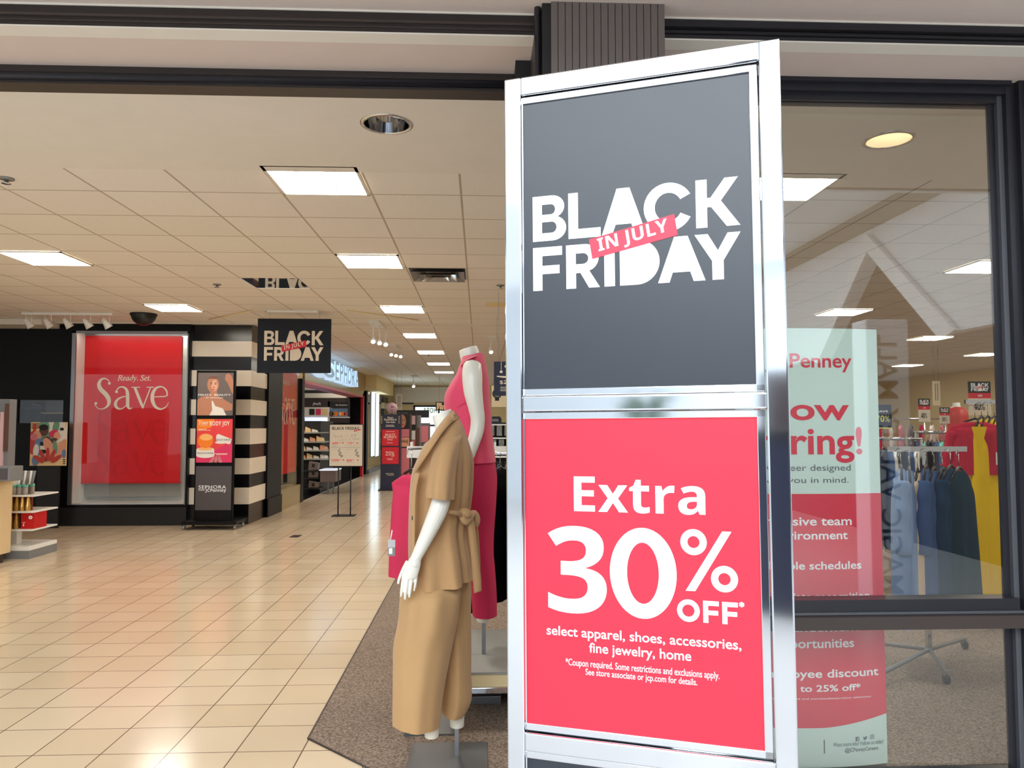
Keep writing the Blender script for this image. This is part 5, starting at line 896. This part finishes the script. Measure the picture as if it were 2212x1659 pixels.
mb = MB(); mb.M = front(18.6, .014); a = q(872, 910, 18.6); mb.mat('skin'); mb.poly(arc(a[0]-.03, a[1], .085, .16, 0, 350, 20)); mb.mat('hair'); mb.poly(arc(a[0]-.03, a[1]+.03, .02, .008, 0, 350, 10), .001); mb.poly(arc(a[0]+.02, a[1]+.03, .02, .008, 0, 350, 10), .001); mb.mat('brick_print'); mb.poly(arc(a[0]-.02, a[1]-.08, .025, .014, 0, 350, 10), .001)
a, b = q(866, 958, 18.6), q(881, 949, 18.6); mb.mat('hair'); mb.text(sb('kkij')[:0]+'kkij', a[0], a[1], b[0], b[1], 0, .015); obj('print', mb, t)
fixture('beauty_display', 'narrow beauty display with pale pink panels, second from the promotional tower', 886.5, 897, 898, 970, 19.2, 'brown_dark', [('pink_panel', 'pinkish', 887, 898, 897, 917), ('dark_panel', 'hair', 887, 918, 897, 926), ('pale_panel', 'dress_white', 887, 930, 897, 950), ('rose_panel', 'rose', 887, 951, 897, 968)])
fixture('beauty_display', 'narrow grey beauty display with a brown figure, third from the promotional tower', 898.5, 897, 907, 970, 19.6, 'plastic_grey', [('figure_panel', 'skin_dark', 900, 924, 906.5, 968)])
fixture('beauty_display', 'rose toned beauty display just left of the tan mannequin neck', 909, 914, 927, 990, 20, 'steel_dark', [('rose_panel', 'rose', 910, 920, 925, 955)])
x0, z1 = q(857, 886, 21); x1, z0 = q(886, 894, 21); t = thing('beauty_header', 'long black header sign above the far beauty displays', 'sign', (x0, 21, z0)); obj('sign_board', MB('black_matte').box(x0, x1+.5, 21, 21.2, z0-.1, z1), t); mb = MB('ink_grey'); mb.M = front(21, .004); mb.text('this is beauty', x0+.03, z0, x0+.3, z0+.05); obj('lettering', mb, t); obj('sign_post', MB('black_matte').box(x0+.3, x0+.4, 21.02, 21.1, 0, z0), t)
x0, z1 = q(941, 868, 24); x1, z0 = q(990, 887, 24)
hang_sign('hanging_sign', 'far small black sign reading BLACK FRIDAY before the exit doors', 'sign', x0, z0, x1, z1, 24, 'black_matte', lambda mb, a, b, c, d: bf_logo(mb, a+.04, b+.03, c-.06, d-.03, 0, 'sand_print', 'coral'))
x0, z1 = q(855.5, 851, 22); x1, z0 = q(868.5, 887, 22); 
def vd(mb, a, b, c, d):
    mb.mat('ink_grey')
    for k in (.3, .6): mb.rect(a+(c-a)*k, b+.1, a+(c-a)*(k+.12), d-.05)
hang_sign('hanging_sign', 'narrow beige vertical sign hanging before the far cream wall', 'sign', x0, z0, x1, z1, 22, 'beige_sign', vd)
# ================================================================= HIRING BANNER BEHIND THE GLASS
YH = 3.33; hx0, hx1 = at(1588, 0, YH).x, at(1893, 712, YH).x; hz1 = q(1893, 712, YH)[1]; hc, hw = (hx0+hx1)/2, (hx1-hx0)/2
bow = lambda x: YH-.035*(1-((x-hc)/hw)**2)
def bent(name, mb, par, off):
    mb.v = [Vector((v[0], bow(v[0])-off-v[2], v[1])) for v in mb.v]; return obj(name, mb, par)
t = thing('banner_stand', 'curved pull-up banner with hiring text standing behind the shop window', 'banner', (hc, YH, .008))
def sheet(m_, zl, zh, n=24):
    mb = MB(m_); V = []; xs = [hx0+(hx1-hx0)*i/n for i in range(n+1)]
    V = [(x, zl(x), 0) for x in xs]+[(x, zh(x), 0) for x in xs]; mb.smooth = True; mb.add(V, [(i, i+1, n+2+i, n+1+i) for i in range(n)]); return mb
zr1, zr0 = q(1850, 1065, YH)[1], q(1750, 1566, YH)[1]
low = lambda x: zr0+.05*max(0, (x-hc-.02)/hw)**1.5
s_ = bent('banner_sheet', sheet('mint_paper', lambda x: .05, lambda x: hz1), t, 0); bent('red_panel', sheet('hire_red', low, lambda x: zr1), s_, .001)
mb = MB()
HL = 1645
def ht(s, xr_, base, cap, m_, xl=HL, **k): a, b = q(xl, base, YH-.02), q(xr_, cap, YH-.02); mb.mat(m_); mb.text(s, a[0], a[1], b[0], b[1], .002, **k)
ht('JCPenney', 1838, 804, 764, 'hire_red', 1652, off=.014); ht('Now', 1832, 908, 860, 'hire_red', 1630, off=.02); ht('hiring!', 1862, 1000, 922, 'hire_red', 1640, off=.02)
ht('A career designed', 1836, 1021, 1003, 'hire_grey'); ht('with you in mind.', 1831, 1047, 1030, 'hire_grey')
W_ = 'ink_white'
ht('Inclusive team', 1838, 1135, 1115, W_, off=.016); ht('environment', 1829, 1165, 1147, W_, 1668, off=.016); ht('Flexible schedules', 1860, 1230, 1211, W_, off=.016); ht('Associate recognition', 1879, 1301, 1278, W_, off=.016)
ht('Advancement', 1856, 1364, 1346, W_, off=.016); ht('opportunities', 1843, 1405, 1378, W_, 1672, off=.016); ht('Employee discount', 1900, 1469, 1442, W_, 1640, off=.016); ht('up to 25% off*', 1858, 1497, 1475, W_, 1690, off=.016); ht('*Subject to terms of payment and merchandise/product selections', 1882, 1512, 1502, W_, 1600)
ht('Want more info? Follow us today!', 1912, 1613, 1599, 'hire_grey', 1797); ht('@JCPenneyCareers', 1899, 1625, 1612, 'hire_grey', 1823, off=.012)
mb.mat('hire_grey'); a, b = q(1772, 1620, YH), q(1773.5, 1591, YH); mb.rect(a[0], a[1], b[0], b[1], .002)
a = q(1846, 1591, YH); r_ = .0085; mb.rect(a[0]-r_, a[1]-r_, a[0]+r_, a[1]+r_, .002); mb.mat('mint_paper'); mb.text(sb('f'), a[0]-.001, a[1]-r_, a[0]+.006, a[1]+.006, .003)
a = q(1863.5, 1590, YH); mb.mat('hire_grey'); mb.poly([(a[0]+u*.01, a[1]+v*.009) for u, v in ((-1, -.7), (0, -.9), (.7, -.3), (.8, .4), (1, .7), (.7, .7), (.4, .9), (.05, .6), (0, .2), (-.5, .4), (-.85, .8), (-.9, .2), (-.7, -.1), (-.5, -.5))], .002)
a = q(1880, 1588, YH); sq = lambda k: [(a[0]-k, a[1]-k), (a[0]+k, a[1]-k), (a[0]+k, a[1]+k), (a[0]-k, a[1]+k)]; mb.poly([sq(.009), sq(.007)], .002); mb.poly([arc(*a, .0042, .0042, 0, 345, 14), arc(*a, .0026, .0026, 0, 345, 14)], .002)
bent('lettering', mb, s_, 0)
obj('banner_base', MB('steel').box(hx0-.02, hx1+.0, YH-.0, YH+.16, .008, .06), t, bevel=.01); obj('support_pole', MB('steel').cyl((hc, YH+.05, .05), (hc, YH+.03, hz1-.01), .01), t); obj('top_rail', MB('steel').box(hc-.12, hc+.12, YH-.0, YH+.03, hz1-.02, hz1), t)
# ================================================================= COATS, DRESSES AND FAR RACKS BEHIND THE WINDOW
YC = 4.72; bx0_, bz = q(1935, 970, YC); bx1_ = q(2074, 970, YC)[0]
t = thing('garment_rack', 'chrome rolling rack with blue denim coats behind the shop window', 'clothes rack', ((bx0_+bx1_)/2, YC, .008))
obj('rail', MB('chrome').box(bx0_-.05, bx1_+.04, YC-.008, YC+.008, bz-.016, bz+.016), t)
obj('upright', MB('chrome').box((bx0_+bx1_)/2-.015, (bx0_+bx1_)/2+.015, YC+.04, YC+.07, .09, bz+.02), t)
fp = fl(2045, 1480); xa = (bx0_+bx1_)/2
for ex, ey in ((fp.x, fp.y), (xa-.5, YC-.3), (xa+.45, YC+.4), (xa-.4, YC+.45)):
    obj('rack_leg', MB('steel').tube([(xa, YC+.05, .2), (xa, YC+.05, .11), (ex, ey, .075)], .013, 8), t); obj('caster', MB('plastic_black').cyl((ex-.01, ey, .037), (ex+.01, ey, .037), .029, n=14).mat('chrome').box(ex-.013, ex+.013, ey-.01, ey+.01, .05, .08), t)
CO = [('denim_light', 'palest blue coat at the left end of the coat rack'), ('denim_light', 'light blue coat second from the left on the coat rack'), ('cream_cloth', 'cream coat between the light and mid blue coats'), ('denim_mid', 'mid blue coat right of the cream one'), ('denim_mid', 'mid blue coat fifth from the left on the coat rack'), ('denim_dark', 'dark blue coat sixth from the left on the coat rack'), ('denim_dark', 'dark blue coat beside the dark teal one'), ('denim_teal', 'dark teal coat at the right end of the coat rack')]
for i, (m_, lb) in enumerate(CO):
    x = bx0_+.03+(bx1_-bx0_-.04)*i/7; y = YC-.0; rz = math.radians(62-3.6*i+3*(i % 2)); zt2 = bz-.125-.012*(i % 3); zb4 = .30+.03*(i % 2) if m_ != 'cream_cloth' else .45
    g = thing('hanging_coat', lb+' behind the window', 'coat', (x, y, zt2), 0, 'coats on the rack behind the window'); mb = MB(m_); hung(mb, x, y, zt2, zb4, rz, .18, 1.4, .055, i*1.3, .5 if i in (0, 3, 6) else 0, 40, .36); obj('coat_body', mb, g); mb = MB(); hanger(mb, x, y, zt2+.005, rz, .165); obj('hanger', mb, g)
YD = 5.6; t = thing('garment_rack', 'chrome rack arm carrying the yellow dresses behind the window', 'clothes rack', (3.8, YD, .008)); dxa, dz = q(2090, 868, YD); obj('rail', MB('chrome').box(dxa-.02, dxa+.9, YD-.01, YD+.01, dz-.015, dz+.015), t); obj('upright', MB('chrome').box(dxa+.6, dxa+.63, YD+.06, YD+.09, .02, dz+.03), t); obj('rack_foot', MB('chrome').box(dxa+.2, dxa+1.0, YD-.1, YD+.3, .008, .025), t)
for i in range(5):
    x = q(2106+14*i, 0, YD)[0]; z = q(0, 905+(6 if i == 0 else 0), YD)[1]; rz = math.radians(-18) if i == 0 else math.radians(46-5*i)
    g = thing('hanging_dress', ['crimson lace top in front of the yellow dresses', 'yellow dress first behind the crimson lace top', 'yellow dress second behind the crimson lace top', 'yellow dress nearest the window jamb', 'yellow dress mostly hidden by the window jamb'][i], 'dress' if i else 'top', (x, YD, z), 0, 'dresses on the rack behind the coats')
    mb = MB('crimson_lace' if i == 0 else 'yellow_cloth'); hung(mb, x-.02*(i == 0), YD-.03*(i == 0), z, (q(0, 1030, YD)[1] if i == 0 else .28), rz, .17 if i == 0 else .16, 1.1 if i == 0 else 1.45, .06, i*.9, .34 if i == 0 else 0, 36, .4); obj('dress_body', mb, g); mb = MB(); hanger(mb, x, YD, z+.005, rz, .14); obj('hanger', mb, g)
    if i == 0:
        c_, s_2 = math.cos(rz), math.sin(rz); fw = Vector((s_2, -c_, 0)); o_ = Vector((x-.02, YD-.03, z))+fw*.09; rt = Vector((c_, s_2, 0))
        obj('neck_opening', MB('yellow_cloth').prism([o_-rt*.05+Vector((0, 0, -.035)), o_+rt*.05+Vector((0, 0, -.035)), o_+Vector((0, 0, -.24))], fw*.004), g)
    if i in (1, 2): obj('price_tag', MB('plastic_white').box(x-.02, x+.02, YD-.18, YD-.175, z-.33, z-.24), g)
def topper(lb, pa, pb, Y, low, txt, pz):
    x0, z1 = q(*pa, Y); x1, z0 = q(*pb, Y); h = z1-z0
    t = thing('sale_topper', lb, 'sign', ((x0+x1)/2, Y, z0), 0, 'sale toppers on clothes racks'); b = obj('sign_card', MB('black_matte').box(x0, x1, Y, Y+.01, z0+h*low, z1).mat('ink_red').box(x0, x1, Y, Y+.01, z0+h*(low-.16), z0+h*low).mat('paper').box(x0, x1, Y, Y+.01, z0, z0+h*(low-.16)), t)
    mb = MB(); mb.M = front(Y, .002); w = x1-x0; bf_logo(mb, x0+w*.1, z0+h*(low+.05), x1-w*.1, z1-h*.05, 0, 'ink_white', 'ink_red'); mb.mat('ink_black'); mb.text(sb(txt), x0+w*.2, z0+h*.15, x0+w*.7, z0+h*.38); mb.mat('ink_white'); mb.text(sb('sale'), x0+w*.4, z0+h*(low-.11), x0+w*.6, z0+h*(low-.04)); obj('lettering', mb, b)
    obj('sign_post', MB('chrome').cyl(((x0+x1)/2, Y+.005, pz), ((x0+x1)/2, Y+.005, z0), .006), t)
topper('black and red sale topper above the yellow dresses', (2092, 824), (2142, 897), 5.9, .66, '40%', .02); topper('black and red sale topper on a far rack left of the crimson top', (1984, 861), (2010, 911), 9.5, .68, '40%', .02); topper('small black and red sale topper on a far rack, right of the other far one', (2030, 880), (2052, 915), 10.5, .66, '30%', .02)
YL = 9.0
def ld(mb, a, b, c, d): w, h = c-a, d-b; mb.mat('sign_yellow'); mb.text(sb('70%'), a+w*.15, b+h*.28, c-w*.12, b+h*.55); mb.mat('ink_white'); mb.text(sb('SAVE'), a+w*.2, b+h*.68, c-w*.2, b+h*.76); mb.mat('sign_yellow'); mb.rect(a, b, c, b+h*.05)
x0, z1 = q(1885, 874, YL); x1, z0 = q(1927, 926, YL); t = thing('sale_sign', 'dark sale sign with yellow 70% beside the hiring banner', 'sign', ((x0+x1)/2, YL, 0)); b = obj('sign_card', MB('navy_sign').box(x0, x1, YL, YL+.01, z0, z1), t); mb = MB(); mb.M = front(YL, .002); ld(mb, x0, z0, x1, z1); obj('lettering', mb, b); obj('sign_post', MB('chrome').cyl(((x0+x1)/2, YL+.005, .02), ((x0+x1)/2, YL+.005, z0), .006), t)
x0, z1 = q(2014, 823, 15); x1, z0 = q(2032, 876, 15); hang_sign('hanging_sign', 'beige vertical sign hanging far behind the shop window', 'sign', x0, z0, x1, z1, 15, 'beige_sign', vd)
for r, (Y, pa, pb, py, zb5, ms, nm) in enumerate(((8.0, 1984, 2062, 934, .35, ('denim_mid', 'navy_sign', 'plastic_black', 'teal'), 'middle dark rack behind the coats'), (7.2, 1884, 1980, 948, .35, ('plastic_black', 'plastic_white', 'denim_mid', 'navy_sign'), 'rack behind the light coats'), (13.0, 1900, 2080, 905, .4, ('rose', 'dress_white', 'crimson_lace', 'plastic_grey'), 'farthest rack below the cream wall'))):
    x0, z = q(pa, py, Y); x1 = q(pb, py, Y)[0]; t = thing('garment_rack', f'chrome clothes rail of the {nm}', 'clothes rack', ((x0+x1)/2, Y, .008)); obj('rail', MB('chrome').cyl((x0-.05, Y, z), (x1+.05, Y, z), .014), t)
    for x in (x0-.04, x1+.04): obj('upright', MB('chrome').box(x-.012, x+.012, Y-.012, Y+.012, .02, z), t); obj('rack_foot', MB('chrome').box(x-.015, x+.015, Y-.25, Y+.25, .008, .022), t)
    n = 9
    for k in range(n):
        x = x0+(x1-x0)*k/(n-1); g = thing('hanging_garment', f"{['dark', 'black or blue', 'pale or red'][r]} garment, {['first', 'second', 'third', 'fourth', 'fifth', 'sixth', 'seventh', 'eighth', 'ninth'][k]} from the left on the {nm}", 'garment', (x, Y, z-.1), 0, f'garments on the {nm}'); mb = MB(ms[(k*3+r) % 4]); hung(mb, x, Y, z-.1, zb5+.1*(k % 3), math.radians(70-9*(k % 3)), .2, 1.15, .045, k, 0, 20, .35); obj('garment_body', mb, g)
        mb = MB(); hanger(mb, x, Y, z-.1, math.radians(70-9*(k % 3)), .17); obj('hanger', mb, g)
x, z = q(2067, 905, 11.5); t = thing('torso_form', 'headless torso form in a maroon top far behind the window', 'mannequin', (x, 11.5, 0)); obj('torso', MB('plastic_white').lathe([(.05, z+.25), (.05, z+.2), (.1, z+.16)], x, 11.5, 16), t); obj('maroon_top', MB('brick_print').lathe([(.06, z+.19), (.14, z+.14), (.16, z+.02), (.13, z-.15), (.17, z-.42)], x, 11.5, 20), t); obj('form_pole', MB('chrome').cyl((x, 11.5, .01), (x, 11.5, z-.4), .015), t); obj('form_base', MB('steel').lathe([(.001, .008), (.16, .008), (.16, .02), (.01, .03)], x, 11.5, 20), t)
# ================================================================= HALL PYLON MIRRORED IN THE GLASS
t = thing('pylon_sign', 'white upright mall sign whose mirror image shows in the shop window', 'sign', (3.42, -.12, 0)); obj('pylon_body', MB('pylon').box(3.24, 3.6, -.25, 0, .02, 2.4), t, bevel=.01); obj('pylon_foot', MB('steel_dark').box(3.14, 3.7, -.35, .1, 0, .02), t)
mb = MB('pylon_ink'); mb.M = plane((3.33, .003, .12), (0, 0, 1), (1, 0, 0)); mb.text('MAGIC VALLEY MALL', 0, 0, 2.15, .17, 0, .01); obj('lettering', mb, t)

# ================================================================= MIRRORED IN THE CHROME
t = thing('darkener', 'unseen added kiosk whose mirror image darkens the right chrome stile', 'darkener', (-.75, -3, 0)); obj('darkener_body', MB('navy_sign').box(-1.2, -.35, -3.4, -2.7, .0, 1.42), t, bevel=.01); obj('darkener_top', MB('black_matte').box(-1.24, -.31, -3.44, -2.66, 1.42, 1.48), t, bevel=.008)  # dark block added out of view for its reflection in the right stile
t = thing('potted_plant', 'green potted plant mirrored in the middle chrome crossbar', 'plant', (-3.3, -5, 0)); obj('pot', MB('steel_dark').lathe([(.2, 0), (.28, .5), (.25, .5), (.24, .42)], -3.3, -5, 24, True, True), t); obj('stem', MB('brown_print').tube([(-3.3, -5, .4), (-3.28, -5, 1.0), (-3.3, -5, 1.6)], [.03, .025, .015], 8), t)
mb = MB('leaf')
for k in range(150):
    a, e, l = random.uniform(0, 6.28), random.uniform(-.3, 1.2), random.uniform(.25, .5); c = Vector((-3.3, -5, random.uniform(1.0, 1.75))); d = Vector((math.cos(a)*math.cos(e), math.sin(a)*math.cos(e), math.sin(e))); w_ = d.orthogonal().normalized()*.04
    mb.add([c+d*.05, c+d*l*.5+w_, c+d*l+Vector((0, 0, -.05)), c+d*l*.5-w_], [(0, 1, 2, 3)])
obj('foliage', mb, t)
